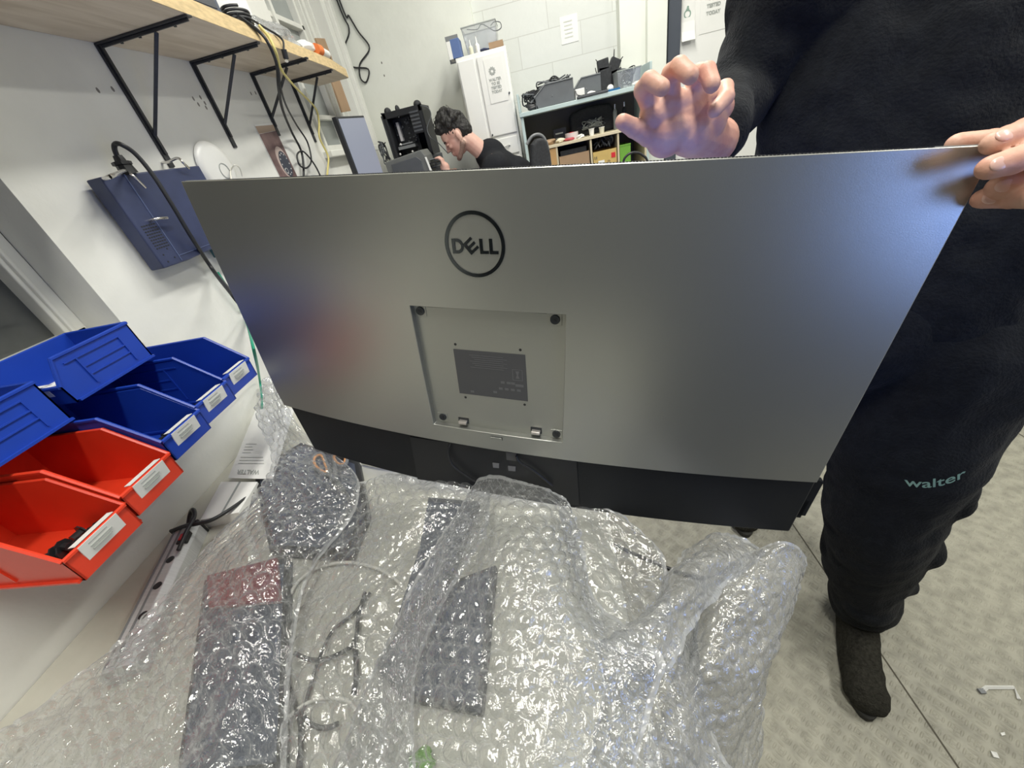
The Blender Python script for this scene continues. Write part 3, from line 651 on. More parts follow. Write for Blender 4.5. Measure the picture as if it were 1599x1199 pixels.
# steel rail that carries the bins
o = thing('bin_rail', 'steel rail on the left wall carrying the rows of parts bins', 'rail', (-1, .5, zz-.3)); b = MB(); b.bb((-1.0, .26, zz-.335), (-.9955, .755, zz-.29)); b.build('plate', 'grey', o)
# bits in the bins
def bits(y, x, z, n, label, name, group, m='black', s=.006):
    for i in range(n):
        q = MB(); a = random.uniform(0, 3.1); c = Vector((x+random.uniform(-.035, .025), y+random.uniform(-.03, .03), z+.005+random.uniform(0, .006)))
        L_ = random.uniform(.008, .016); dx = Vector((math.cos(a)*L_/2, math.sin(a)*L_/2, 0)); q.cyl(c-dx, c+dx, s*.5, s*.5, n=8); q.cyl(c+dx, c+dx*1.3, s, s, n=8)
        tag(q.build(name, m, smooth=40), label, name.replace('_', ' '), group)
bits(.520, -.775, zz-.375, 26, 'one of the small dark screws loose in blue bin beside the red bins', 'machine_screw', 'loose screws in the blue bin')
bits(.612, -.775, zz-.368, 12, 'one of the small dark screws loose in the middle lower blue bin', 'machine_screw', 'loose screws in the middle blue bin')
bits(.325, -.80, zz-.412, 6, 'one of the dark rubber feet lying in the nearest red bin', 'rubber_foot', 'rubber feet in the red bin', s=.012)

# ================================================================ FAR END OF THE ROOM
def Z(r): return H + r
# tall white cupboard: one narrow door, one wide door above three drawers
cy0, cy1 = 2.60, 2.875; cx0, cx1 = -.343, -.070; ct = Z(.372)
o = thing('tall_cupboard', 'tall white cupboard with two doors, drawers and a taped paper sign', 'cupboard', ((cx0+cx1)/2, 2.74, 0))
b = MB(); b.bb((cx0, cy0+.012, 0), (cx1, cy1, ct)); b.build('carcass', 'white', o, bevel=.003)
sx = -.243
b = MB(); b.bb((cx0+.008, cy0, .05), (sx-.003, cy0+.013, ct-.018)); dl = b.build('door', 'white', o, bevel=.003)
b = MB(); b.ball((sx-.012, cy0-.004, Z(-.010)), .0048, 10); b.build('knob', 'charcoal', dl)
zb = Z(-.010)
b = MB(); b.bb((sx+.012, cy0, zb+.004), (cx1-.010, cy0+.013, ct-.018)); dr_ = b.build('door', 'white', o, bevel=.003)
b = MB(); b.ball((cx1-.018, cy0-.004, Z(.175)), .0048, 10); b.build('knob', 'charcoal', dr_)
b = MB(); b.ball((sx+.022, cy0-.004, Z(.004)), .0048, 10); b.build('knob', 'charcoal', dr_)
zz_ = zb-.012
for i in range(5):
    h_ = .095 if i else .085
    b = MB(); b.bb((sx+.014, cy0-.001, zz_-h_), (cx1-.014, cy0+.013, zz_)); dw = b.build('drawer', 'white', o, bevel=.003)
    b = MB(); cxm = (sx+cx1)/2; b.tube([(cxm-.025, cy0, zz_-h_*.5), (cxm-.02, cy0-.012, zz_-h_*.5-.004), (cxm+.02, cy0-.012, zz_-h_*.5+.004), (cxm+.025, cy0, zz_-h_*.5)], .0035, 6); b.build('handle', mat('satin white handle', (.62, .62, .60), .4), dw)
    zz_ -= h_+.014
q, u, v, n = sheet_paper('paper_sign', 'white paper sign with grey ring emblem and capitals taped on white cupboard', 'sign',
                         (-.198, cy0, Z(.145)), (-.100, cy0, Z(.145)), (-.198, cy0, Z(.335)), (0, -1, 0))
b = MB(); b.ring((-.160, cy0-.003, Z(.283)), (0, -1, 0), .0155, .0085, .0008, 24)
for i in range(10):
    a = i*math.pi/5; b.box((-.160+.0155*math.cos(a), cy0-.003, Z(.283)+.0155*math.sin(a)), (.006, .0008, .004), Matrix.Rotation(-a, 3, 'Y'))
b.build('ring_emblem', 'ink_grey', q)
b = MB()
for i, tx in enumerate(('WALTER', 'TO BE', 'TESTED', 'TODAY')):
    add_text(b, tx, .0165, (-.152, cy0-.0035, Z(.246)-i*.0175), (1, 0, 0), (0, 0, 1), bold=.0005)
b.build('sign_text', 'ink_grey', q)

# things on top of the cupboard
def on_top(x, y, Y=2.68): return ony(x, y, Y)
o = thing('small_box', 'blue and white small box overhanging the left end of white cupboard top', 'box', (-.35, 2.66, ct))
b = MB(); b.bb((-.352, 2.61, ct), (-.305, 2.70, ct+.078)); b.build('box_body', 'mint', o, bevel=.002)
b = MB(); b.bb((-.372, 2.608, ct), (-.352, 2.70, ct+.072)); b.build('white_side', 'paper', o)
o = thing('dark_bracket', 'dark grey plate standing behind the blue box on cupboard', 'plate', (-.35, 2.74, ct)); b = MB(); b.bb((-.392, 2.74, ct), (-.322, 2.75, ct+.115)); b.build('plate', 'grey', o)
def open_box(mb, x0, y0, z0, x1, y1, z1, t_, flare=0):
    lo_ = [(x0, y0), (x1, y0), (x1, y1), (x0, y1)]; hi_ = [(x0-flare, y0-flare), (x1+flare, y0-flare), (x1+flare, y1+flare), (x0-flare, y1+flare)]
    def loop(P, z, ins): return [(P[0][0]+ins, P[0][1]+ins, z), (P[1][0]-ins, P[1][1]+ins, z), (P[2][0]-ins, P[2][1]-ins, z), (P[3][0]+ins, P[3][1]-ins, z)]
    vs = loop(lo_, z0, 0)+loop(hi_, z1, 0)+loop(hi_, z1, t_)+loop(lo_, z0+t_, t_)
    fs = [(3, 2, 1, 0)]
    for k in range(3):
        for j in range(4): fs.append((k*4+j, k*4+(j+1) % 4, (k+1)*4+(j+1) % 4, (k+1)*4+j))
    fs.append((12, 13, 14, 15)); mb.add(vs, fs)
o = thing('clear_tub', 'clear plastic tub standing on the white cupboard with a cable over it', 'tub', (-.2, 2.72, ct))
b = MB(); open_box(b, -.275, 2.66, ct, -.115, 2.80, ct+.115, .003, .012); b.build('tub_body', 'clear_box', o, bevel=.002)
b = MB(); b.tube([(-.287, 2.648, ct+.115), (-.103, 2.648, ct+.115), (-.103, 2.812, ct+.115), (-.287, 2.812, ct+.115)], .003, 6, closed=True); b.build('rim', 'frost', o)
cable('looped_cable', [on_top(729, 46), on_top(745, 46), on_top(751, 38), on_top(760, 41), on_top(772, 48), on_top(782, 44), on_top(781, 35), on_top(772, 34), on_top(766, 40)], .0022, 'cable_grey', 'grey cable looped over the clear tub on top of cupboard')
def bottle(label, x, y, z, s, m='paper'):
    o = thing('small_bottle', label, 'bottle', (x, y, z)); b = MB(); b.cyl((x, y, z), (x, y, z+.028*s), .011*s, n=14); b.cyl((x, y, z+.028*s), (x, y, z+.036*s), .011*s, .005*s, n=14); b.build('bottle_body', m, o, smooth=40)
    b = MB(); b.cyl((x, y, z+.036*s), (x, y, z+.060*s), .004*s, .002*s, n=10); b.build('nozzle', 'paper', o, smooth=40)
bottle('small cream glue bottle on the cupboard, left of its twin', -.252, 2.625, ct, 1.0, mat('cream plastic', (.75, .74, .58), .5))
bottle('small white glue bottle on the cupboard beside the blue tape', -.217, 2.625, ct, 1.1)
lump('blue_tape', (-.183, 2.625, ct+.006), (.022, .012, .007), 'blue_dev', 11, 'small blue crumpled piece on cupboard top before the cardboard tray', 'tape')
o = thing('cardboard_tray', 'small open brown cardboard tray on the right end of cupboard', 'tray', (-.115, 2.63, ct))
b = MB(); b.box((-.118, 2.645, ct+.020), (.075, .06, .003), Matrix.Rotation(-.12, 3, 'Y')); b.box((-.118, 2.615, ct+.014), (.075, .003, .024)); b.box((-.118, 2.675, ct+.014), (.075, .003, .026)); b.box((-.082, 2.645, ct+.014), (.003, .06, .024)); b.box((-.118, 2.645, ct+.0015), (.075, .06, .003)); b.build('tray_body', 'card', o)

# ---- open rack unit, pale blue grey boards, right of the cupboard
ry0, ry1 = 2.55, 2.86; rx0, rx1 = -.052, .66; rz = Z(.072)
o = thing('open_shelf_unit', 'pale blue grey open shelf unit right of the white cupboard', 'shelf unit', (.3, 2.7, 0))
b = MB(); b.prism([(0, 0), (rx1-rx0-.005, -.0), (rx1-rx0-.005, .02), (0, .02)], (rx0, ry0, rz-.02), (1, 0, 0), (0, 0, 1), (0, ry1-ry0, 0)); b.build('top_board', 'teal_board', o, bevel=.002)
for xx in (rx0, rx1-.015):
    b = MB(); b.bb((xx, ry0, rz), (xx+.012, ry1, rz+.085)); b.build('end_board', 'teal_board', o, bevel=.002)
for xx in (rx0+.004, rx1-.03):
    b = MB(); b.bb((xx, ry0+.01, 0), (xx+.016, ry1, rz-.02)); b.build('side_panel', 'teal_board', o, bevel=.002)
b = MB(); b.bb((rx0+.02, ry1-.012, 0), (rx1-.03, ry1-.004, rz-.02)); b.build('back_panel', mat('brown grey hardboard', (.17, .155, .14), .8), o)
# wooden cube cupboard inside the unit, its top is the second shelf
wz = Z(-.108)
o = thing('cube_cupboard', 'low wooden compartment cupboard under the blue grey shelf unit', 'cupboard', (.3, 2.68, 0))
b = MB(); b.bb((.02, 2.545, wz-.014), (.63, 2.83, wz)); b.build('top_board', mat('beige edge board', (.66, .58, .42), .6), o, bevel=.001)
for xx in (.015, .125, .318, .470, .62):
    b = MB(); b.bb((xx, 2.55, .05), (xx+.010, 2.83, wz-.014)); b.build('divider', mat('beige divider', (.60, .52, .36), .6) if xx > .12 else 'cupboard_wood', o)
b = MB(); b.bb((.024, 2.552, .05), (.126, 2.56, wz-.016)); b.build('door', 'cupboard_wood', o, bevel=.001)
b = MB(); b.bb((.015, 2.82, .05), (.63, 2.83, wz-.014)); b.build('back_panel', 'charcoal', o)
b = MB(); b.bb((.015, 2.55, .05), (.63, 2.83, .065)); b.build('bottom_board', 'cupboard_wood', o)
b = MB(); b.bb((.13, 2.555, Z(-.36)), (.625, 2.82, Z(-.345))); b.build('middle_board', 'cupboard_wood', o)
# contents of the cubes
def carton(name, label, x0, x1, y0, z0, z1, m, d=.16, extra=None):
    o = thing(name, label, 'box', ((x0+x1)/2, y0+d/2, z0)); b = MB(); open_box(b, x0, y0, z0, x1, y0+d, z1, .003); b.build('box_body', m, o)
    return o
ms = Z(-.345)
q = carton('carton', 'plain brown cardboard box in the left compartment of wooden cupboard', .140, .312, 2.560, ms, Z(-.175), 'card')
b = MB(); b.bb((.150, 2.575, Z(-.175)), (.30, 2.70, Z(-.150))); b.build('black_contents', 'black_rough', q)
q = carton('carton', 'yellow cardboard box with printed marks in the middle compartment', .333, .466, 2.560, ms, Z(-.190), 'card_yellow')
b = MB(); b.bb((.435, 2.558, Z(-.235)), (.458, 2.561, Z(-.21))); b.build('red_mark', 'red', q)
b = MB(); b.bb((.360, 2.558, Z(-.262)), (.395, 2.561, Z(-.238))); b.build('white_label', 'paper', q)
b = MB(); add_text(b, '11', .02, (.347, 2.558, Z(-.222)), (1, 0, 0), (0, 0, 1), bold=.0008); b.ring((.42, 2.558, Z(-.25)), (0, -1, 0), .007, .002, .0006, 14); b.build('printed_marks', 'ink', q)
q = carton('green_crate', 'bright green box in the right compartment of the wooden cupboard', .485, .545, 2.565, ms, Z(-.185), 'green')
b = MB(); b.bb((.484, 2.563, Z(-.19)), (.546, 2.566, Z(-.183))); b.build('rim', 'green', q)
# cables stuffed in the middle cube
def tangle(name, label, c, ext, n, r, m, seed, cat='cables', length=7):
    rg = np.random.default_rng(seed); o = thing(name, label, cat, c)
    for i in range(n):
        p = [Vector(c)+Vector([float(rg.uniform(-1, 1))*ext[k]*(1 if k < 2 else .5)+(ext[2]*.5 if k == 2 else 0) for k in range(3)]) for _ in range(length)]
        q = MB(); q.tube(smooth_path(p, 5), r, 5); q.build('cord', m if i % 3 else 'cable_grey', o, smooth=70)
    return o
tangle('cable_bundle', 'tangle of black cables filling the yellow box in middle compartment', (.40, 2.63, Z(-.185)), (.055, .05, .07), 9, .004, 'cable', 21)
# on the second shelf
o = thing('black_box', 'small black printed box standing at the left of second shelf', 'box', (.165, 2.72, wz)); b = MB(); b.bb((.128, 2.70, wz), (.205, 2.76, wz+.068)); b.build('box_body', 'black', o, bevel=.002)
b = MB(); b.bb((.140, 2.698, wz+.040), (.185, 2.70, wz+.047)); b.bb((.140, 2.698, wz+.018), (.160, 2.70, wz+.022)); b.build('white_print', 'ink_grey', o)
o = thing('black_bag', 'big black equipment bag at the back of the second shelf', 'bag', (.37, 2.75, wz)); 
b = MB(); b.prism([(0, 0), (.26, 0), (.265, .10), (.24, .135), (.10, .14), (.02, .125), (0, .11)], (.235, 2.76, wz), (1, 0, 0), (0, 0, 1), (0, .06, 0)); b.build('bag_body', 'black_rough', o, bevel=.012)
b = MB(); b.prism([(0, 0), (.20, 0), (.18, .012), (.02, .012)], (.265, 2.757, wz+.04), (1, 0, 0), (0, 0, 1), (0, -.004, 0)); b.build('strap', 'black', o)
tangle('cable_bundle', 'silver and grey leads heaped in front of black bag', (.37, 2.74, wz+.03), (.07, .012, .05), 6, .0025, 'ink_grey', 5)
o = thing('tape_roll', 'wide white tape roll with red edge lying on second shelf', 'roll', (.215, 2.63, wz)); b = MB()
def annulus(mb, c, r0, r1, h, n_=28):
    c = Vector(c); vs = []
    for i in range(n_):
        a = 2*math.pi*i/n_; d = Vector((math.cos(a), math.sin(a), 0)); vs += [c+d*r0, c+d*r1, c+d*r1+Vector((0, 0, h)), c+d*r0+Vector((0, 0, h))]
    fs = []
    for i in range(n_):
        a = 4*i; e = 4*((i+1) % n_)
        for k in range(4): fs.append((a+k, a+(k+1) % 4, e+(k+1) % 4, e+k))
    mb.add(vs, fs)
annulus(b, (.228, 2.63, wz), .014, .038, .036); b.build('tape', mat('pinkish white tape', (.70, .62, .60), .5), o, smooth=40)
b = MB(); annulus(b, (.228, 2.63, wz), .012, .0145, .038); b.build('core', 'red', o, smooth=40)
lump('paper_scrap', (.205, 2.585, wz+.007), (.035, .016, .008), mat('red printed paper', (.5, .08, .10), .6), 31, 'crumpled red and white packet in front of the tape roll', 'packet')
lump('paper_scrap', (.275, 2.60, wz+.009), (.022, .02, .010), 'paper', 32, 'crumpled white paper right of the tape roll on second shelf', 'paper')
lump('paper_scrap', (.155, 2.585, wz+.010), (.026, .02, .011), mat('cream packet', (.66, .60, .45), .6), 33, 'cream packet at the left front of second shelf', 'packet')
lump('paper_bag', (.085, 2.62, wz+.012), (.045, .04, .016), 'card', 34, 'flattened brown paper bag on top of the orange wooden door end', 'bag')
for i, (x_, s_) in enumerate(((.338, 1), (.395, .9))):
    o = thing('plastic_cup', ('white plastic cup on the second shelf before black bag', 'small cream plastic cup right of the white cup on second shelf')[i], 'cup', (x_, 2.60, wz))
    b = MB(); b.cyl((x_, 2.60, wz), (x_, 2.60, wz+.032*s_), .012, .015, n=16); b.build('cup_body', 'paper' if i == 0 else mat('cream cup', (.66, .64, .52), .5), o, smooth=40)
    b = MB(); b.ring((x_, 2.60, wz+.032*s_), (0, 0, 1), .0165, .003, .002, 20); b.build('rim', 'paper', o)
for i, x_ in enumerate((.497, .55)):
    o = thing('spray_bottle', ('slim clear bottle with metal cap at right of the second shelf', 'dark spray bottle behind the raised hand on second shelf')[i], 'bottle', (x_, 2.74, wz))
    b = MB(); b.cyl((x_, 2.74, wz), (x_, 2.74, wz+.085), .012, n=14); b.cyl((x_, 2.74, wz+.085), (x_, 2.74, wz+.10), .012, .005, n=14); b.build('bottle_body', 'frost' if i == 0 else 'black', o, smooth=40)
    b = MB(); b.cyl((x_, 2.74, wz+.10), (x_, 2.74, wz+.122), .006, n=10); b.build('cap', 'chrome', o, smooth=40)

# on the top board: grey bins, tangles, clear box, keyboard, papers
def grey_tub(label, x0, x1, y0, y1, h, cutx, m='charcoal'):
    o = thing('grey_parts_tub', label, 'bin', ((x0+x1)/2, (y0+y1)/2, rz)); b = MB(); t_ = .003; w_ = x1-x0
    for yy in (y0, y1-t_):
        b.prism([(0, h*.32), (.012, 0), (w_, 0), (w_, h), (cutx, h), (0, h*.55)], (x0, yy, rz), (1, 0, 0), (0, 0, 1), (0, t_, 0))
    b.bb((x0+.012, y0, rz), (x1, y1, rz+t_)); b.bb((x1-t_, y0, rz), (x1, y1, rz+h)); b.bb((x0, y0, rz), (x0+t_, y1, rz+h*.5)); b.build('tub_body', m, o, bevel=.001)
    b = MB(); b.tube([(x0, y0-.002, rz+h*.55), (x0+cutx, y0-.002, rz+h), (x1, y0-.002, rz+h)], .003, 6); b.cyl((x0+w_*.45, y0-.003, rz+h*.45), (x0+w_*.45, y0, rz+h*.45), .003, n=8); b.build('rim', 'grey', o)
    return o
M['tub_grey'] = mat('grey blue bin plastic', (.135, .145, .155), .5, noise=.1)
grey_tub('long dark grey open fronted bin on the blue grey shelf unit', .045, .255, 2.57, 2.70, .098, .06, 'tub_grey')
grey_tub('second dark grey bin on the shelf unit, behind white box', .27, .415, 2.68, 2.80, .095, .04, 'tub_grey')
tangle('cable_bundle', 'black cables and adapters piled at the left end of shelf unit', (.035, 2.66, rz+.01), (.055, .06, .08), 12, .004, 'cable', 6)
lump('power_adapter', (.045, 2.59, rz+.014), (.045, .02, .016), 'black', 41, 'black power adapter at the left front of shelf unit', 'adapter')
tangle('cable_bundle', 'black cables spilling above the long dark grey bin', (.16, 2.64, rz+.075), (.10, .045, .05), 10, .0035, 'cable', 8)
cable('looped_cable', [ony(855, 131, 2.64), ony(861, 121, 2.64), ony(867, 119, 2.64), ony(874, 124, 2.64), ony(880, 130, 2.64)], .003, 'cable', 'single black cable arching above the long dark grey bin')
o = thing('white_box', 'small white cube box on shelf unit between the grey bins', 'box', (.275, 2.60, rz)); b = MB(); b.bb((.262, 2.575, rz), (.312, 2.625, rz+.045)); b.build('box_body', 'paper', o, bevel=.003)
b = MB(); b.tube(smooth_path([(.264, 2.573, rz+.04), (.272, 2.572, rz+.02), (.30, 2.572, rz+.012)], 5), .0016, 5); b.build('lead', 'cable', o)
o = thing('flat_keyboard', 'flat dark keyboard at the front edge of the shelf unit', 'keyboard', (.34, 2.57, rz)); b = MB(); b.bb((.268, 2.545, rz+.002), (.43, 2.600, rz+.012)); b.build('keyboard_base', 'charcoal', o, bevel=.002)
b = MB()
for i in range(14):
    for j in range(4): b.bb((.273+i*.0112, 2.549+j*.0125, rz+.012), (.282+i*.0112, 2.559+j*.0125, rz+.0145))
b.build('keys', 'black', o)
lump('white_adapter', (.352, 2.625, rz+.012), (.022, .014, .012), 'paper', 43, 'small crumpled white piece behind the flat dark keyboard', 'packet')
o = thing('dark_device', 'tall dark jumble of black circuit housings on shelf unit behind clear box', 'electronic device', (.46, 2.75, rz)); b = MB()
for c, s_, a in (((.445, 2.74, rz+.06), (.07, .05, .12), .05), ((.44, 2.735, rz+.13), (.06, .04, .05), -.1), ((.50, 2.76, rz+.11), (.055, .05, .08), .5), ((.515, 2.76, rz+.05), (.06, .05, .10), -.1)):
    b.box(c, s_, Matrix.Rotation(a, 3, 'Y'))
b.build('housing', 'black_rough', o, bevel=.004)
b = MB()
for p0, p1 in (((.41, 2.73, rz+.07), (.395, 2.72, rz+.125)), ((.43, 2.72, rz+.12), (.40, 2.72, rz+.16)), ((.50, 2.74, rz+.14), (.505, 2.74, rz+.185)), ((.52, 2.74, rz+.12), (.55, 2.74, rz+.145))): b.cyl(p0, p1, .004, .002, n=6)
b.build('antenna', 'black', o)
o = thing('white_switch', 'small white round item in front of the dark jumble', 'electronic device', (.455, 2.62, rz)); b = MB(); b.ball((.455, 2.62, rz+.016), (.018, .018, .017), 16); b.build('dome', 'paper', o, smooth=60)
b = MB(); b.bb((.44, 2.585, rz), (.50, 2.608, rz+.010)); b.build('blue_tray', mat('deep blue', (.02, .12, .28), .4), o)
o = thing('clear_box', 'clear grey plastic box holding cables at the right of shelf unit', 'tub', (.54, 2.66, rz)); b = MB(); open_box(b, .495, 2.60, rz, .605, 2.72, rz+.078, .003, .006); b.build('tub_body', 'clear_box', o)
b = MB(); b.tube([(.488, 2.593, rz+.078), (.612, 2.593, rz+.078), (.612, 2.727, rz+.078), (.488, 2.727, rz+.078)], .0028, 6, closed=True); b.build('rim', 'frost', o)
tangle('cable_bundle', 'grey and black leads inside the clear plastic box', (.555, 2.66, rz+.015), (.035, .035, .075), 9, .0028, 'cable', 9)
o = thing('glue_stick', 'off white tube lying in front of the clear box', 'tube', (.60, 2.58, rz)); b = MB(); b.cyl((.575, 2.575, rz+.009), (.62, 2.585, rz+.012), .009, n=14); b.build('barrel', mat('ivory plastic', (.78, .76, .66), .5), o, smooth=40)
b = MB(); b.cyl((.575, 2.575, rz+.009), (.562, 2.572, rz+.008), .006, n=12); b.build('cap', 'paper', o, smooth=40)

# ---- work desk of the seated man, screened by the big monitor
o = thing('work_desk', 'pale work desk along the left wall in front of seated man', 'desk', (-.7, 2.2, 0))
b = MB(); b.bb((-.98, 1.55, .72), (-.42, 2.86, .75)); b.build('desktop', 'white', o, bevel=.003)
for xx in (-.96, -.46):
    for yy in (1.58, 2.80): b = MB(); b.bb((xx, yy, 0), (xx+.04, yy+.04, .72)); b.build('leg', 'grey', o)
DT = .75
# desktop monitor seen from the side, screen facing right
o = thing('desktop_monitor', 'slim monitor with lit blue grey screen on desk at left', 'monitor', (-.80, 2.1, DT))
A = Vector((-.765, 1.80, 0)); 
pTL = ony(524, 182, 1.80); pTR = onx(568, 178, -.66); 
TLm = ony(524, 182, 1.80); BLm = ony(552, 268, 1.80); TRm = ony(567, 177, 2.0); 
u = (TRm-TLm); u.z = 0; Wm = .34; u.normalize(); nrm = Vector((u.y, -u.x, 0)); 
hgt = .36; zt_ = TLm.z; base = Vector((TLm.x, TLm.y, zt_-hgt)); Wm = (TRm-TLm).length
b = MB(); b.prism([(0, 0), (Wm, 0), (Wm, hgt), (0, hgt)], base, u, (0, 0, 1), -nrm*.022); b.build('housing', 'black', o, bevel=.003)
b = MB(); b.prism([(.010, .012), (Wm-.004, .012), (Wm-.004, hgt-.008), (.010, hgt-.008)], base+nrm*.0005, u, (0, 0, 1), nrm*.001); b.build('screen', 'screen_blue', o)
mid = base+u*(Wm*.5)-nrm*.04; b = MB(); b.cyl(mid+Vector((0, 0, hgt*.4)), Vector((mid.x, mid.y, DT)), .02, n=12); b.build('stand', 'black', o)
b = MB(); b.cyl((mid.x, mid.y, DT), (mid.x, mid.y, DT+.012), .09, n=28); b.build('base', 'black', o)
o = thing('desk_speaker', 'small dark speaker on the desk left of the lit monitor', 'speaker', (-.90, 1.76, DT)); p = ony(552, 240, 1.85)
b = MB(); b.bb((-.90, 1.90, DT), (-.84, 1.96, Z(-.03))); b.build('housing', 'black', o, bevel=.006)
b = MB(); b.cyl((-.87, 1.90, 1.22), (-.87, 1.898, 1.22), .02, n=16); b.build('cone', 'charcoal', o)
# open tower case
zc0 = DT; A0 = ony(591, 168, 2.5); A1 = ony(660, 163, 2.5)
o = thing('computer_tower', 'open black computer tower with visible circuit board on the desk by far wall', 'computer case', (-.68, 2.55, DT))
x0, x1, zt_ = -.790, -.565, Z(.215); y0, y1 = 2.50, 2.70
lean = Vector((.0, 0, 0))
b = MB(); zB = Z(-.02)
for a in ((x0, y0, zB, x0+.02, y1, zt_), (x1-.02, y0, zB, x1, y1, zt_), (x0, y0, zt_-.03, x1, y1, zt_), (x0, y0, zB, x1, y1, zB+.012), (x0, y1-.01, zB, x1, y1, zt_), (x1-.075, y0, Z(.09), x1-.02, y1, zt_-.03)): b.bb(a[:3], a[3:])
fr = b.build('chassis', 'black', o, bevel=.003)
b = MB(); b.bb((x0-.012, y0+.01, zB), (x0-.002, y1, zt_-.01)); b.build('side_panel', 'charcoal', o, bevel=.002)
for xx, ww in ((x0+.015, .03), (x0+.078, .018), (x1-.04, .035)):
    b = MB(); b.ball((xx+ww/2, y0+.03, zt_+.003), (ww*.6, .03, .020), 14); b.build('top_foot', 'black_rough', o, smooth=50)
b = MB(); b.bb((x0+.022, y0+.09, zB+.015), (x1-.078, y0+.10, zt_-.032)); mb_ = b.build('circuit_board', mat('near black board', (.016, .018, .022), .45, noise=.5, nscale=90), o)
b = MB(); b.bb((x0+.045, y0+.06, Z(.075)), (x0+.060, y0+.09, Z(.165))); b.build('memory_module', mat('silver module', (.65, .63, .63), .4), mb_)
b = MB(); b.bb((x0+.03, y0+.02, Z(.035)), (x0+.13, y0+.09, Z(.050))); b.bb((x0+.04, y0+.02, Z(.055)), (x0+.12, y0+.09, Z(.062))); b.build('graphics_card', 'grey', mb_)
b = MB(); rr = random.Random(3)
for i in range(34): 
    c = Vector((rr.uniform(x0+.03, x1-.085), y0+.085, rr.uniform(zB+.02, zt_-.04))); b.box(c, (rr.uniform(.004, .014), .012, rr.uniform(.004, .010)))
b.build('components', mat('mid grey chips', (.13, .135, .14), .4), mb_)
for i, (xx, zz2) in enumerate(((.035, .19), (.06, .195), (.085, .185), (.105, .20), (.03, .015), (.105, .015), (.05, .06))):
    b = MB(); b.ball((x0+xx, y0+.02, Z(zz2)), .0035 if i < 4 else .006, 8); b.build('screw', 'paper', fr)
b = MB()
for i in range(6): b.bb((x1-.072, y0-.002, Z(.10)+i*.017), (x1-.022, y0+.003, Z(.108)+i*.017))
b.build('drive_bays', 'charcoal', fr)
pp = [ony(657, 165, 2.5), ony(668, 168, 2.48), ony(673, 180, 2.47), ony(667, 200, 2.46), ony(672, 214, 2.44), ony(683, 222, 2.42), ony(700, 240, 2.42)]
cable('thin_cable', pp, .0022, 'cable_grey', 'thin grey cable curving from the tower top down to the desk')
tangle('cable_bundle', 'black leads hanging beside the open tower case', (-.83, 2.46, Z(-.02)), (.02, .03, .12), 5, .003, 'cable', 12)
o = thing('box_stack', 'stack of dark boxes on the desk under the open tower', 'box', (-.68, 2.6, DT)); b = MB(); b.bb((-.80, 2.5, DT), (-.56, 2.72, zB-.002)); b.build('boxes', 'charcoal', o, bevel=.004)
b = MB(); b.bb((-.80, 2.498, 1.05), (-.56, 2.5, 1.055)); b.build('seam', 'black', o)
# second case lying in front
o = thing('computer_case', 'grey black computer case lying on its side before seated man', 'computer case', (-.66, 2.3, DT))
P = [ony(608, 252, 2.32), ony(665, 232, 2.32), ony(676, 262, 2.32), ony(612, 275, 2.32)]
b = MB(); zt2 = P[1].z; b.prism([(P[0].x, P[0].z), (P[1].x-.01, P[1].z-.0), (P[1].x+.006, P[1].z-.03), (P[1].x+.012, 1.0), (P[0].x, 1.0)], (0, 2.24, 0), (1, 0, 0), (0, 0, 1), (0, .16, 0)); cb = b.build('case', mat('olive grey metal', (.15, .155, .15), .45, noise=.1), o, bevel=.004)
b = MB(); b.prism([(P[0].x+.03, P[0].z-.015), (P[1].x-.04, P[1].z-.025), (P[1].x-.02, P[1].z-.045), (P[1].x-.02, 1.02), (P[0].x+.02, 1.02)], (0, 2.236, 0), (1, 0, 0), (0, 0, 1), (0, .004, 0)); b.build('front_panel', 'charcoal', o, bevel=.002)
b = MB(); b.prism([(P[1].x+.003, P[1].z-.035), (P[1].x+.012, P[1].z-.035), (P[1].x+.022, P[1].z-.11), (P[1].x+.012, P[1].z-.11)], (0, 2.232, 0), (1, 0, 0), (0, 0, 1), (0, .004, 0)); b.build('white_edge', 'paper', o)
b = MB(); b.bb((-.80, 2.23, DT), (-.52, 2.42, .999)); b.build('lower_case', 'charcoal', o)
o = thing('circuit_board_pile', 'pile of loose circuit boards in front of the seated man', 'circuit boards', (-.53, 2.35, Z(-.09)))
b = MB(); b.bb((-.58, 2.26, DT), (-.47, 2.44, Z(-.13))); b.build('tray', 'charcoal', o, bevel=.002)
rr = random.Random(8)
for i in range(7):
    b = MB(); b.box((-.545+rr.uniform(-.03, .045), 2.34+rr.uniform(-.04, .04), Z(-.125)+i*.014), (.09, .08, .003), Matrix.Rotation(rr.uniform(-.3, .3), 3, 'Z') @ Matrix.Rotation(rr.uniform(-.15, .15)-.1, 3, 'Y')); b.build('board', 'black' if i % 3 else 'frost', o)
# office chair behind the man
o = thing('office_chair', 'black mesh office chair behind the seated man', 'chair', (.03, 2.38, 0))
pc = ony(838, 218, 2.32); 
b = MB(); prof = [(.0, .0), (.02, .0), (.052, .045), (.058, .18), (.05, .30), (.02, .36), (-.012, .355), (-.03, .30), (-.045, .15), (-.04, .04)]
R_ = Matrix.Rotation(.25, 3, 'Z'); base = Vector((.0, 2.30, Z(-.43)))
b.prism([(-.052, 0), (.040, 0), (.063, .12), (.066, .30), (.056, .355), (.035, .375), (.005, .375), (-.02, .355), (-.035, .28), (-.05, .12)], base, (1, .25, 0), (.0, 0, 1), (.02, -.03, 0)); b.build('backrest', 'black_rough', o, bevel=.012, seg=3)
b = MB(); pts = [base+Vector((a, a*.25-.016, c)) for a, c in ((.045, 0), (.072, .12), (.074, .30), (.062, .365), (.036, .390), (.0, .388), (-.03, .36))]
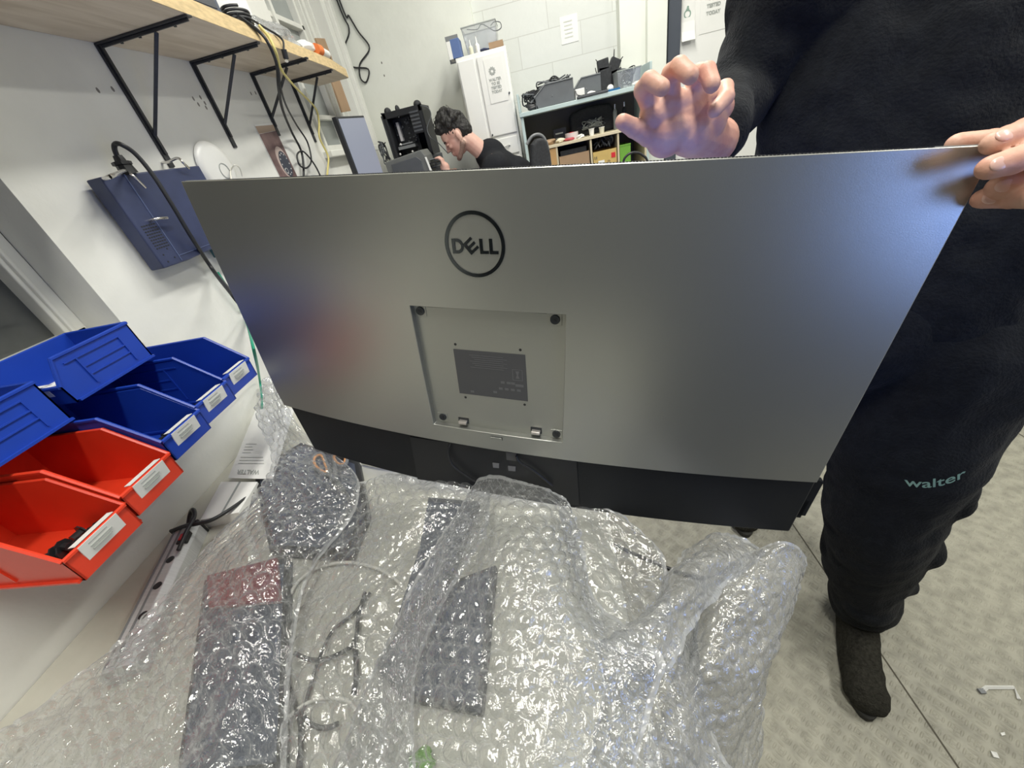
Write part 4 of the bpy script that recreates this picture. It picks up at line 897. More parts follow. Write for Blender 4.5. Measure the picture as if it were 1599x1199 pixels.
b.tube(smooth_path(pts, 5), .008, 8); b.build('back_frame', mat('worn grey frame', (.16, .165, .17), .4), o, smooth=60)
b = MB(); b.box((-.14, 2.45, .455), (.40, .42, .06)); b.build('seat', 'black_rough', o, bevel=.02, seg=3)
b = MB(); b.cyl((-.12, 2.45, .10), (-.12, 2.45, .42), .028, n=14); b.build('gas_column', 'black', o)
for i in range(5):
    a = i*2*math.pi/5; b = MB(); b.tube([(-.12, 2.45, .11), (-.12+.22*math.cos(a), 2.45+.22*math.sin(a), .07)], .02, 8, r1=.014); b.build('base_arm', 'black', o)
    b = MB(); b.ball((-.12+.22*math.cos(a), 2.45+.22*math.sin(a), .032), .03, 12); b.build('castor', 'black', o, smooth=60)
b = MB(); b.tube([(-.08, 2.45, .42), (.08, 2.40, .50), (.06, 2.33, 1.0)], .016, 8); b.build('back_support', 'black', o)
# black hose loop at the right of the cupboard
cable('looped_cable', [ony(972, 262, 2.3), ony(975, 248, 2.3), ony(983, 240, 2.3), ony(993, 238, 2.3), ony(1003, 242, 2.3), ony(1012, 256, 2.3), (.60, 2.3, .9), (.55, 2.3, .3), (.5, 2.28, .01)], .006, 'cable', 'black curved cable rising behind the monitor under the raised hand')

# ================================================================ PEOPLE
def frame_at(c, f, up=(0, 0, 1)):
    """local x = facing direction f, y = left, z = up"""
    f = Vector(f).normalized(); l = Vector(up).cross(f).normalized(); u = f.cross(l); c = Vector(c)
    Rm = Matrix((f, l, u)).transposed()
    return lambda p: c + Rm @ Vector(p), Rm
def head_items(T, Rm, s=1.0):
    S = lambda r: tuple(x*s for x in r) if hasattr(r, '__len__') else r*s
    P = lambda x, y, z: T((x*s, y*s, z*s)); it = []
    it.append(('s', P(-.012, 0, .035), S((.096, .074, .088)), Rm)); it.append(('s', P(.030, 0, -.020), S((.060, .062, .085)), Rm))
    it.append(('s', P(.048, 0, .035), S((.048, .058, .052)), Rm))
    for y in (-1, 1):
        it.append(('c', P(-.005, y*.052, -.055), P(.070, y*.018, -.098), .020*s, .015*s)); it.append(('s', P(.066, y*.036, -.018), S((.022, .018, .016)), Rm))
        it.append(('c', P(.083, y*.012, .020), P(.074, y*.046, .022), .010*s, .008*s))
        it.append(('s', P(-.012, y*.076, -.010), S((.018, .008, .030)), Rm)); it.append(('s', P(-.004, y*.074, -.032), S((.010, .007, .012)), Rm))
    it.append(('s', P(.078, 0, -.100), S((.018, .022, .016)), Rm))
    it.append(('c', P(.088, 0, .015), P(.108, 0, -.022), .0075*s, .0095*s)); it.append(('s', P(.104, 0, -.028), S((.014, .012, .009)), Rm))
    for y in (-1, 1): it.append(('s', P(.096, y*.011, -.031), S((.009, .007, .007)), Rm))
    it.append(('c', P(.088, -.016, -.055), P(.088, .016, -.055), .010*s, .010*s)); it.append(('c', P(.087, -.014, -.068), P(.087, .014, -.068), .009*s, .009*s))
    it.append(('s', P(.060, 0, -.060), S((.032, .040, .036)), Rm))
    return it
def face_details(T, Rm, s, par, lids=False):
    P = lambda x, y, z: T((x*s, y*s, z*s))
    for y in (-1, 1):
        b = MB(); b.ball(P(.080, y*.030, .002), (.012*s, .015*s, .0095*s), 14, Rm); e = b.build('eyelid' if lids else 'eye', 'skin_pale' if lids else mat('eye white', (.7, .68, .66), .3), par, smooth=60)
        b = MB(); b.ball(P(.0905, y*.030, -.006 if lids else -.001), (.003*s, .009*s, .0018*s) if lids else (.003*s, .006*s, .006*s), 10, Rm); b.build('eyelash' if lids else 'iris', 'hair', e)
        b = MB(); b.tube(smooth_path([P(.093, y*.014, .020), P(.091, y*.030, .026), P(.080, y*.050, .020)], 4), .0038*s, 6); b.build('eyebrow', 'hair', par, smooth=60)
    b = MB(); b.tube(smooth_path([P(.093, -.022, -.060), P(.0985, -.008, -.0575), P(.0975, 0, -.0585), P(.0985, .008, -.0575), P(.093, .022, -.060)], 4), .0030*s, 6)
    b.tube(smooth_path([P(.092, -.018, -.065), P(.0965, 0, -.067), P(.092, .018, -.065)], 4), .0038*s, 6); b.build('lips', 'lip', par, smooth=60)
def wav(seed, amp, freq, n=9):
    rg = np.random.default_rng(seed); k = rg.normal(size=(n, 3))*freq; ph = rg.uniform(0, 6.28, n)
    def f(co, no):
        d = np.zeros(len(co))
        for i in range(n): d += np.sin(co@k[i]+ph[i])/n**.5
        return no*(d*amp)[:, None]
    return f
def finger(joints, r0, r1):
    it = []; n = len(joints)-1
    for i in range(n):
        a = r0+(r1-r0)*i/n; b_ = r0+(r1-r0)*(i+1)/n; it.append(('c', joints[i], joints[i+1], a, b_))
        if 0 < i: it.append(('s', joints[i], (a*1.06,)*3))
    return it
def join_meshes(mes):
    bm = bmesh.new()
    for m_ in mes: bm.from_mesh(m_)
    out = bpy.data.meshes.new('body'); bm.to_mesh(out); bm.free(); out.shade_smooth(); return out

# ---------------------------------------------------------------- seated man
hc = ony(713.5, 212, 2.40)
T, Rm = frame_at(hc, (-.86, -.10, -.50)); s = .80
o = thing('person', 'person with short dark curly hair in black t-shirt bent over the far desk', 'person', (-.15, 2.4, 0))
neck = T((-.060*s, 0, -.070*s)); neckb = ony(757, 240, 2.42)
it = head_items(T, Rm, s) + [('c', T((-.035*s, 0, -.045*s)), neckb, .044, .047)]
ch = Vector((-.20, 2.42, Z(-.20))); hip = Vector((-.14, 2.44, .63))
shL = Vector((-.215, 2.27, Z(-.130))); shR = Vector((-.235, 2.58, Z(-.130)))
elL = Vector((-.30, 2.20, Z(-.36))); elR = Vector((-.36, 2.62, Z(-.34))); haL = ony(697, 268, 2.30); haR = Vector((-.46, 2.46, Z(-.13)))
body = it + [('c', ch, hip, .115, .13), ('c', shL, shR, .055, .055), ('c', shL, elL, .045, .038), ('c', elL, haL, .035, .022), ('c', shR, elR, .045, .038), ('c', elR, haR, .035, .022)]
knL = Vector((-.36, 2.33, .52)); knR = Vector((-.36, 2.54, .52))
body += [('c', hip+Vector((0, -.08, -.03)), knL, .085, .055), ('c', hip+Vector((0, .08, -.03)), knR, .085, .055), ('c', knL, (-.33, 2.33, .10), .05, .035), ('c', knR, (-.33, 2.54, .10), .05, .035)]
for hp, dn in ((haL, Vector((-.12, .05, 1.0))), (haR, Vector((-.7, -.2, -.2)))):
    dn = dn.normalized(); sd = dn.cross(Vector((0, 0, 1))).normalized() if abs(dn.z) < .9 else Vector((0, 1, 0)); body.append(('s', hp+dn*.02, (.026, .024, .028)))
    for k in range(4):
        a = hp+dn*.035+sd*(k-1.5)*.014; body += finger([a, a+dn*.022, a+dn*.036+Vector((-.012, 0, 0)), a+dn*.040+Vector((-.026, 0, -.004))], .0078, .006)
    body += finger([hp+sd*.022+dn*.01, hp+sd*.036+dn*.028, hp+sd*.026+dn*.048+Vector((-.01, 0, 0))], .009, .007)
me = organic('person_body', body, 'skin_pale', 'mesh', voxel=.0042, it=3)
bd = link('body', me, o)
face_details(T, Rm, s, bd, True)
b_it = [('c', T((-.004*s, y*.0535*s, -.055*s)), T((.070*s, y*.020*s, -.0985*s)), .0205*s, .0158*s) for y in (-1, 1)]+[('s', T((.0785*s, 0, -.101*s)), (.0183*s, .0223*s, .0165*s), Rm), ('c', T((.0895*s, -.015*s, -.049*s)), T((.0895*s, .015*s, -.049*s)), .0085*s, .0085*s)]
organic('stubble', b_it, 'beard', bd, voxel=.0028, it=2)
# stubble along the jaw as a slightly raised skin
hair = []
P = lambda x, y, z: T((x*s, y*s, z*s))
rg = random.Random(4)
hair.append(('s', P(-.022, 0, .052), (.096*s, .078*s, .086*s), Rm)); hair.append(('s', P(-.055, 0, .010), (.062*s, .068*s, .080*s), Rm))
for i in range(150):
    a = rg.uniform(-2.6, 2.6); e = rg.uniform(.15, 1.5); d = Vector((math.cos(a)*math.cos(e), math.sin(a)*math.cos(e), math.sin(e)))
    if d.x > .55 and d.z < .45: continue
    q = (d.x*.098-.015, d.y*.080, d.z*.092+.045+.020*max(0, d.z)); rr_ = rg.uniform(.011, .021)*s
    hair.append(('s', P(*q), (rr_,)*3))
for i in range(16): hair.append(('s', P(rg.uniform(.04, .085), rg.uniform(-.045, .045), rg.uniform(.072, .115)), (rg.uniform(.014, .022)*s,)*3))
hr = organic('hair', hair, 'hair', bd, voxel=.0035, it=2, disp=wav(3, .0018, 160))
b = MB()
for i in range(34):
    c = Vector(P(rg.uniform(-.06, .075), rg.uniform(-.05, .05), rg.uniform(.125, .150))); a0 = rg.uniform(0, 6.28); r_ = rg.uniform(.008, .016)*s; ax = Vector((rg.uniform(-1, 1), rg.uniform(-1, 1), .3)).normalized(); u_ = ax.orthogonal().normalized(); v_ = ax.cross(u_)
    b.tube([c+(u_*math.cos(a0+t_*.55)+v_*math.sin(a0+t_*.55))*r_*(1-t_*.03)+Vector((0, 0, .0012*t_)) for t_ in range(9)], .0016, 5, r1=.0008)
b.build('hair_curls', 'hair', bd, smooth=70)
# t-shirt
tee = [('c', ch+Vector((.0, 0, .01)), hip+Vector((0, 0, .05)), .128, .145), ('c', shL+Vector((.015, -.005, -.004)), shR+Vector((.015, .005, -.004)), .064, .064), ('c', neckb+Vector((.022, 0, -.030)), ch, .054, .12), ('c', ony(766, 243, 2.44), ony(806, 292, 2.44), .085, .085), ('c', neckb+Vector((.035, -.03, -.045)), shL+Vector((.02, .01, -.015)), .060, .070), ('c', neckb+Vector((.035, .03, -.045)), shR+Vector((.02, -.01, -.015)), .060, .070),
       ('c', shL, lin(shL, elL, .75), .062, .056), ('c', shR, lin(shR, elR, .75), .062, .056), ('c', (-.135, 2.43, Z(-.24)), hip, .135, .15)]
organic('t_shirt', tee, 'black_tee', bd, voxel=.006, it=22, fac=.6, disp=wav(5, .003, 28))
trs = [('c', hip+Vector((0, -.03, -.02)), hip+Vector((0, .03, -.02)), .145, .145), ('c', hip+Vector((0, -.08, -.03)), knL, .10, .07), ('c', hip+Vector((0, .08, -.03)), knR, .10, .07), ('c', knL, (-.33, 2.33, .10), .065, .055), ('c', knR, (-.33, 2.54, .10), .065, .055)]
organic('trousers', trs, 'black_tee', bd, voxel=.008, it=4)
organic('shoe', [('s', (-.37, 2.33, .045), (.12, .045, .045))], 'black', bd, voxel=.008, it=2); organic('shoe', [('s', (-.37, 2.54, .045), (.12, .045, .045))], 'black', bd, voxel=.008, it=2)

# ---------------------------------------------------------------- standing person holding the monitor
MR = Matrix(((0.96489, 0.22113, 0.14172), (-0.22844, 0.97284, 0.03734), (-0.12962, -0.06841, 0.9892)))
MT = Vector((-0.11514, 0.48648, H-0.30453)); MC = 0.15
def mon_pt(x, z, y=0.0): return MT + MR @ Vector((x, MC*x*x+y, z))
def mon_hit(px, py, off=0.0):
    o_ = MR.transposed() @ (CAM-MT); d = MR.transposed() @ ray(px, py)
    a = MC*d.x**2; b_ = 2*MC*o_.x*d.x-d.y; c_ = MC*o_.x**2+off-o_.y; q = math.sqrt(b_*b_-4*a*c_)
    s_ = min(v for v in ((-b_+q)/(2*a), (-b_-q)/(2*a)) if v > 0); P_ = o_+d*s_
    return MT+MR @ P_
NRM = MR @ Vector((0, -1, 0))          # towards the viewer
o = thing('person', 'person in black sweatshirt and black sweatpants gripping the corner of big monitor', 'person', (.68, .62, 0))
pel = Vector((.68, .78, .95)); chest = Vector((.635, .84, 1.28)); shR = Vector((.43, .86, 1.45)); shL = Vector((.84, .82, 1.45))
elR = ony(1146, 146, .85); wrR = ony(1118, 222, .665)
elL = Vector((.98, .72, 1.14)); wrL = dep(1745, 262, .40)
hcn = Vector((.62, .78, 1.66)); Th, Rh = frame_at(hcn, (-.25, -.9, -.35))
ft = onz(1352, 1070, .03); ankL = Vector((.712, .550, .11)); knL_ = Vector((.695, .56, .52)); hipL = Vector((.73, .66, .90))
ankR = Vector((.60, 1.05, .10)); knR_ = Vector((.66, .86, .50)); hipR = Vector((.60, .72, .90))
body = head_items(Th, Rh, 1.0) + [('c', Th((-.04, 0, -.06)), Vector((.635, .86, 1.50)), .058, .062), ('c', pel, chest, .13, .14), ('c', shR, shL, .07, .07),
       ('c', shR, elR, .052, .042), ('c', elR, wrR, .042, .029), ('c', shL, elL, .052, .042), ('c', elL, wrL, .042, .030),
       ('c', hipL, knL_, .085, .06), ('c', knL_, ankL, .055, .038), ('c', hipR, knR_, .085, .06), ('c', knR_, ankR, .055, .038), ('c', ankL, Vector((.700, .48, .05)), .032, .026), ('c', ankR, ankR+Vector((-.03, -.14, -.06)), .036, .03)]
me_body = organic('b', body, 'skin', 'mesh', voxel=.007, it=4)
# raised right hand: thumb towards the left of the picture, fingers curled
def pj(L_): return [ony(*q) for q in L_]
hand = [('c', wrR, ony(1078, 205, .615), .029, .030), ('c', ony(1040, 205, .608), ony(1105, 190, .618), .026, .024), ('c', ony(1018, 180, .600), ony(1125, 168, .618), .0165, .0165), ('c', ony(1035, 165, .602), ony(1110, 150, .612), .0150, .0150), ('s', ony(1072, 185, .608), (.036, .018, .034))]
hand += finger(pj([(1018, 172, .603), (1004, 140, .590), (1014, 126, .568), (1034, 137, .553)]), .0118, .0092)
hand += finger(pj([(1046, 152, .606), (1048, 115, .590), (1060, 104, .565), (1078, 118, .548)]), .0122, .0094)
hand += finger(pj([(1080, 148, .611), (1092, 115, .596), (1104, 112, .572), (1112, 132, .556)]), .0118, .0092)
hand += finger(pj([(1112, 158, .616), (1132, 138, .604), (1134, 152, .584), (1116, 172, .572)]), .0108, .0086)
hand += finger(pj([(1048, 222, .612), (1012, 212, .600), (990, 200, .590), (972, 190, .583)]), .0140, .0095)
hand += [('s', ony(1040, 215, .605), (.026, .018, .024))]
me_h1 = organic('h', hand, 'skin', 'mesh', voxel=.0022, it=5)
# left hand gripping the corner of the monitor
def sp(x, y, r, off=0.0, lift=0.0): return mon_hit(x, y, off)+NRM*(r*.92+lift)
f2 = [dep(1640, 196, .338), dep(1600, 205, .332), dep(1572, 216, .330), dep(1553, 223, .330)]
f3 = [dep(1690, 215, .335), dep(1625, 236, .317), dep(1580, 252, .320), dep(1548, 261, .3235)]
f4 = [dep(1690, 262, .342), dep(1630, 278, .335), dep(1590, 287, .338), dep(1560, 290, .342)]
f5 = [dep(1690, 300, .338), dep(1625, 306, .320), sp(1570, 306, .0100), sp(1526, 308, .0090)]
hand = finger(f2, .0118, .0098)+finger(f3, .0120, .0102)+finger(f4, .0112, .0092)+finger(f5, .0112, .0092)
th = [dep(1700, 250, .40), dep(1620, 226, .385), dep(1545, 222, .372), dep(1495, 224, .366)]
hand += finger(th, .0150, .0095)
hand += [('c', dep(1690, 215, .337), dep(1690, 300, .340), .015, .015), ('c', dep(1700, 225, .345), wrL, .020, .028), ('c', dep(1700, 295, .348), wrL, .018, .028), ('c', dep(1650, 325, .345), dep(1700, 300, .35), .014, .018), ('s', dep(1712, 262, .36), (.03, .03, .034))]
me_h2 = organic('h', hand, 'skin', 'mesh', voxel=.0019, it=5)
bm_ = join_meshes([me_body, me_h1, me_h2]); bm_.materials.append(M['skin']); pb = link('body', bm_, o)
face_details(Th, Rh, 1.0, pb)
rg = random.Random(9); hair = [('s', Th((-.022, 0, .052)), (.096, .078, .086), Rh), ('s', Th((-.055, 0, .010)), (.062, .068, .080), Rh)]
organic('hair', hair, 'hair', pb, voxel=.006, it=2, disp=wav(13, .002, 120))
def nail(a, b_, r, side):
    """nail near the tip b_ of a finger coming from a, on the side facing `side`"""
    a = Vector(a); b_ = Vector(b_); t_ = (b_-a).normalized(); n_ = Vector(side); n_ = (n_-t_*n_.dot(t_)).normalized(); w_ = t_.cross(n_)
    Rn = Matrix((t_, w_, n_)).transposed(); q = MB(); q.ball(b_-t_*.0005+n_*(r*.74), (.0076, r*.62, r*.27), 16, Rn); return q.build('fingernail', 'nail', pb, smooth=60)
vd = -ray(1550, 250).normalized()
nail(f2[2], f2[3], .0098, vd+Vector((0, 0, .35))); nail(f3[2], f3[3], .0098, vd+Vector((0, 0, .1))); nail(f5[2], f5[3], .0092, vd+Vector((0, 0, .1))); nail(f4[2], f4[3], .0090, vd)
# sweatshirt
cl = [('c', (.69, .74, .96), (.66, .78, 1.10), .190, .19), ('c', (.61, .76, .96), (.60, .78, 1.10), .160, .155), ('c', (.75, .74, .96), (.77, .78, 1.10), .150, .165), ('c', (.65, .80, 1.03), (.645, .86, 1.34), .185, .175), ('c', (.575, .80, 1.03), (.550, .86, 1.34), .155, .138), ('c', (.74, .80, 1.03), (.76, .86, 1.34), .165, .145), ('c', shR, shL, .095, .095), ('c', (.635, .86, 1.44), (.635, .86, 1.515), .10, .072),
      ('c', shR, elR, .085, .058), ('c', elR, lin(elR, wrR, .62), .056, .043), ('c', lin(elR, wrR, .62), lin(elR, wrR, .84), .042, .034), ('c', shL, elL, .088, .070), ('c', elL, lin(elL, wrL, .80), .068, .045)]
w1 = wav(21, .0075, 16); w2 = wav(22, .0022, 60)
organic('sweatshirt', cl, 'black_cloth', pb, voxel=.007, it=6, disp=lambda c, n: w1(c, n)+w2(c, n))
# sweatpants
pn = [('c', (.62, .76, .92), (.72, .73, .92), .165, .158), ('c', hipL+Vector((-.025, .0, -.02)), (.660, .60, .66), .142, .112), ('c', (.660, .60, .66), (.662, .585, .50), .112, .108), ('c', (.662, .585, .50), (.690, .575, .30), .110, .090), ('c', (.693, .575, .30), (.712, .552, .15), .092, .072), ('c', (.712, .552, .15), (.712, .545, .10), .070, .056),
      ('s', (.755, .555, .40), (.05, .06, .055)), ('s', (.750, .55, .255), (.045, .055, .03)), ('s', (.70, .53, .185), (.07, .06, .03)), ('s', (.745, .55, .58), (.03, .05, .06)),
      ('c', hipR, knR_, .145, .115), ('c', knR_, (.62, 1.02, .16), .11, .07)]
w3 = wav(31, .0085, 20); w4 = wav(32, .003, 55)
pants = organic('sweatpants', pn, 'black_cloth', pb, voxel=.007, it=5, disp=lambda c, n: w3(c, n)+w4(c, n))
# shoes
def shoe(ank, toe):
    ank = Vector(ank); toe = Vector(toe); d = Vector((toe.x-ank.x, toe.y-ank.y, 0)).normalized(); base = Vector((ank.x, ank.y, 0))
    heel = base-d*.05+Vector((0, 0, .042)); tp = Vector((toe.x, toe.y, .034)); it = [('c', heel, base+Vector((0, 0, .09)), .040, .042), ('c', heel, tp-d*.02, .040, .044), ('s', tp-d*.015, (.048, .048, .034)), ('c', base+Vector((0, 0, .075)), tp-d*.06+Vector((0, 0, .012)), .042, .036)]
    s_ = organic('shoe', it, 'shoe', pb, voxel=.004, it=5, disp=wav(41, .0016, 130)); organic('sock', [('c', base+Vector((0, 0, .07)), base+Vector((0, .0, .20)), .043, .046)], 'black_tee', pb, voxel=.005, it=2); q = MB(); N_ = 26; sd = Vector((-d.y, d.x, 0)); pts = []
    L_ = (tp-heel).length
    for i in range(N_):
        a = 2*math.pi*i/N_; pts.append((math.cos(a)*(L_/2+.040), math.sin(a)*(.040+.008*math.cos(a))))
    c_ = (heel+tp)/2; q.prism(pts, (c_.x, c_.y, .002), d, sd, (0, 0, .020)); q.build('sole', mat('shoe sole', (.035, .034, .03), .9), s_, bevel=.004)
    q = MB()
    for k in range(5): e = base+d*(.045+.022*k)+Vector((0, 0, .098-.010*k)); q.tube(smooth_path([e-sd*.026-Vector((0, 0, .012)), e, e+sd*.026-Vector((0, 0, .012))], 3), .0028, 6)
    q.build('laces', 'shoe', s_, smooth=60)
tp = onz(1353, 1092, .03); shoe((.712, .545, 0), (tp.x, tp.y, 0)); shoe((.61, 1.04, 0), (.57, .88, 0))
# printed word on the trouser leg
bpy.context.view_layer.update()
bvh = BVHTree.FromPolygons([v.co for v in pants.data.vertices], [tuple(p.vertices) for p in pants.data.polygons])
vs, fs = text_mesh('walter', 1.0, extrude=0, bold=.012); xs = [v[0] for v in vs]; x0_, x1_ = min(xs), max(xs)
bmx = bmesh.new(); tm = bpy.data.meshes.new('t'); tm.from_pydata(vs, [], fs); bmx.from_mesh(tm); bmesh.ops.triangulate(bmx, faces=bmx.faces)
bmesh.ops.subdivide_edges(bmx, edges=bmx.edges, cuts=1); bmesh.ops.triangulate(bmx, faces=bmx.faces)
for v in bmx.verts:
    s_ = (v.co.x-x0_)/(x1_-x0_); px = 1412+96*s_; py = 752+6*math.sin(s_*math.pi)-14*s_*s_-v.co.y*19
    h_ = bvh.ray_cast(CAM, ray(px, py).normalized()); v.co = (h_[0]-ray(px, py).normalized()*.0012) if h_[0] is not None else Vector((.7, .56, .7))
bmx.to_mesh(tm); bmx.free(); tm.materials.append(M['walter_green']); link('printed_word', tm, pants)

# ================================================================ BIG MONITOR
def xlim(z):
    l = -.5034 if z > -.12 else -.5034+(-.12-z)*.155
    return l, .4965 if z > -.16 else .503
def curved(mb, zs, y0, y1, xl=None, xr=None, n=48, hole=None):
    xs_ = sorted(set([i/n for i in range(n+1)])); rows = []
    def co(z, s_, y):
        l, r = xlim(z); l = l if xl is None else xl(z); r = r if xr is None else xr(z); x = l+(r-l)*s_; return (x, MC*x*x+y, z)
    k = len(zs); m_ = len(xs_); vs = [co(z, s_, y) for y in (y0, y1) for z in zs for s_ in xs_]
    N_ = k*m_; fs = []
    for i in range(k-1):
        for j in range(m_-1):
            a = i*m_+j; fs.append((a, a+1, a+m_+1, a+m_)); fs.append((a+N_, a+m_+N_, a+m_+1+N_, a+1+N_))
    for j in range(m_-1): fs.append((j, j+N_, j+1+N_, j+1)); a = (k-1)*m_+j; fs.append((a, a+1, a+1+N_, a+N_))
    for i in range(k-1): a = i*m_; fs.append((a, a+m_, a+m_+N_, a+N_)); a = i*m_+m_-1; fs.append((a, a+N_, a+m_+N_, a+m_))
    mb.add(vs, fs); return mb
mon = bpy.data.objects.new('computer_monitor', None); COL.objects.link(mon); W[mon.name] = Matrix()
tag(mon, 'huge silver grey curved monitor seen from behind, held upright over bubble wrap', 'monitor')
ZT, ZG, ZB = .2805, -.1505, -.2815
b = MB(); curved(b, [ZB, -.276, -.25, -.20, -.16, -.05, .1, ZT-.002], .0122, .034); bd = b.build('screen_housing', 'chin', mon, smooth=30, bevel=.0025)
b = MB()
for (xa_, xb_, za, zb_) in ((.500, .511, -.251, -.205), (.500, .516, -.245, -.16)): b.prism([(xa_, za), (xb_, za+.002), (xb_, zb_-.004), (xa_, zb_)], (0, MC*.25+.018, 0), (1, 0, 0), (0, 0, 1), (0, .010, 0))
b.build('side_clip', 'chin', bd)
b = MB(); curved(b, [ZB+.012, -.1, .1, ZT-.012], .0342, .0352, xl=lambda z: -.49 if z > -.12 else -.49+(-.12-z)*.155, xr=lambda z: .488); b.build('screen', 'screen_on', mon, smooth=30)
# rear cover with the square recess
X0, X1, Z0, Z1 = -.1163, .1155, -.1130, .1092
gx = sorted(list(np.linspace(-.5034, X0, 20))+list(np.linspace(X0, X1, 12))[1:]+list(np.linspace(X1, .4965, 20))[1:]); gz = [ZG, Z0, -.04, .04, Z1, .2, ZT]
bm = bmesh.new(); vv = {}
for i, x in enumerate(gx):
    for j, z in enumerate(gz):
        xx = x
        if z <= -.12: l = xlim(z)[0]; xx = x if x > -.3 else x+(l+.5034)*(-.3-x)/.2034
        vv[i, j] = bm.verts.new((xx, MC*xx*xx, z))
for i in range(len(gx)-1):
    for j in range(len(gz)-1):
        if gx[i] >= X0-1e-6 and gx[i+1] <= X1+1e-6 and gz[j] >= Z0-1e-6 and gz[j+1] <= Z1+1e-6: continue
        bm.faces.new((vv[i, j], vv[i+1, j], vv[i+1, j+1], vv[i, j+1]))
be = [e for e in bm.edges if e.is_boundary]; r = bmesh.ops.extrude_edge_only(bm, edges=be)
for v in [g for g in r['geom'] if isinstance(g, bmesh.types.BMVert)]: v.co.y += .0124
bmesh.ops.remove_doubles(bm, verts=[v for v in bm.verts if not v.link_faces], dist=1e-6); bmesh.ops.recalc_face_normals(bm, faces=bm.faces)
me = bpy.data.meshes.new('rear_cover'); bm.to_mesh(me); bm.free(); me.materials.append(M['panel']); me.shade_smooth(); me.set_sharp_from_angle(angle=math.radians(30))
cov = link('rear_cover', me, mon, bevel=.0010)
b = MB(); b.bb((X0-.001, .0118, Z0-.001), (X1+.001, .0128, Z1+.001)); pl = b.build('mount_plate', 'panel_plate', mon)
def on_plate(mb, poly, y=.0117, t_=.0006): mb.prism(poly, (0, y-t_, 0), (1, 0, 0), (0, 0, 1), (0, t_, 0))
b = MB(); on_plate(b, [(-.0605, -.0445), (.0572, -.0450), (.0552, .0385), (-.0605, .0380)]); st = b.build('rating_label', 'sticker', pl)
b = MB(); rr = random.Random(2)
for i in range(7): on_plate(b, [(-.035+.004*(i % 3), .030-i*.0036), (.02+.006*(i % 2), .030-i*.0036), (.02+.006*(i % 2), .0308-i*.0036), (-.035+.004*(i % 3), .0308-i*.0036)], .0110, .0002)
for i, (x_, z_) in enumerate(((.014, -.016), (.024, -.016), (.031, -.016), (.010, -.028), (.020, -.028), (.030, -.028), (.040, -.028), (-.04, -.040), (.0, -.036))): on_plate(b, [(x_, z_), (x_+.006, z_), (x_+.006, z_+.004), (x_, z_+.004)], .0110, .0002)
on_plate(b, [(.038, -.019), (.051, -.019), (.051, -.0145), (.038, -.0145)], .0110, .0002)
for q in ([(.034, .012), (.050, .012), (.050, .0112), (.034, .0112)], [(.034, -.007), (.050, -.007), (.050, -.0078), (.034, -.0078)], [(.034, .012), (.0348, .012), (.0348, -.007), (.034, -.007)], [(.0492, .012), (.050, .012), (.050, -.007), (.0492, -.007)], [(.039, .009), (.045, .009), (.043, .002), (.045, -.004), (.039, -.004), (.041, .002)]): on_plate(b, q, .0110, .0002)
b.build('label_print', 'sticker_ink', st)
for (x_, z_) in ((-.1055, .0985), (.0995, .0975), (.1040, -.1040), (-.1000, -.1000)):
    b = MB(); b.prism([(x_-.0095, z_-.0085), (x_+.0095, z_-.0085), (x_+.0095, z_+.0085), (x_-.0095, z_+.0085)], (0, .0110, 0), (1, 0, 0), (0, 0, 1), (0, .0008, 0)); tb = b.build('screw_tab', 'panel_plate', pl, bevel=.0006)
    b = MB(); b.cyl((x_, .0095, z_), (x_, .0112, z_), .0066, .0070, n=24); b.ring((x_, .0095, z_), (0, -1, 0), .0066, .0012, .0003, 24); sw = b.build('mount_screw', 'screw', tb, smooth=30)
    b = MB(); b.box((x_, .0093, z_), (.0062, .0006, .0014), Matrix.Rotation(.7, 3, 'Y')); b.box((x_, .0093, z_), (.0062, .0006, .0014), Matrix.Rotation(.7+math.pi/2, 3, 'Y'))
    b.build('cross_slot', 'black', tb)
for (x_, z_) in ((-.0560, .0465), (.0480, .0460), (.0515, -.0525), (-.0510, -.0520)): b = MB(); b.cyl((x_, .0115, z_), (x_, .0119, z_), .0022, n=12); b.build('mount_hole', 'black', pl)
b = MB()
for xa_, xb_ in ((-.093, -.066), (.058, .088)): b.bb((xa_, .0112, .1052), (xb_, .0119, .1066))
b.build('slots', 'black', pl)
for x_ in (-.0605, .0700):
    b = MB(); b.bb((x_-.0095, .0108, -.1080), (x_+.0095, .0119, -.0965)); hb = b.build('hook_opening', 'screw', pl)
    b = MB(); b.prism([(-.007, 0), (.007, 0), (.0075, .005), (-.0072, .0052)], (x_, .0035, -.1055), (1, 0, 0), (0, 0, 1), (0, .0075, 0)); b.build('metal_hook', mat('bright steel', (.80, .74, .70), .3, metal=.8), hb, bevel=.0006)
b = MB(); b.bb((-.0085, -.0016, -.1245), (.0125, .0004, -.1200)); b.build('release_button', 'panel_plate', cov, bevel=.0006)
b = MB(); b.bb((-.0085, -.0010, -.1200), (.0130, .0004, -.1192)); b.bb((.0122, -.0012, -.1245), (.0132, .0004, -.1192)); b.build('button_gap', 'screw', cov)
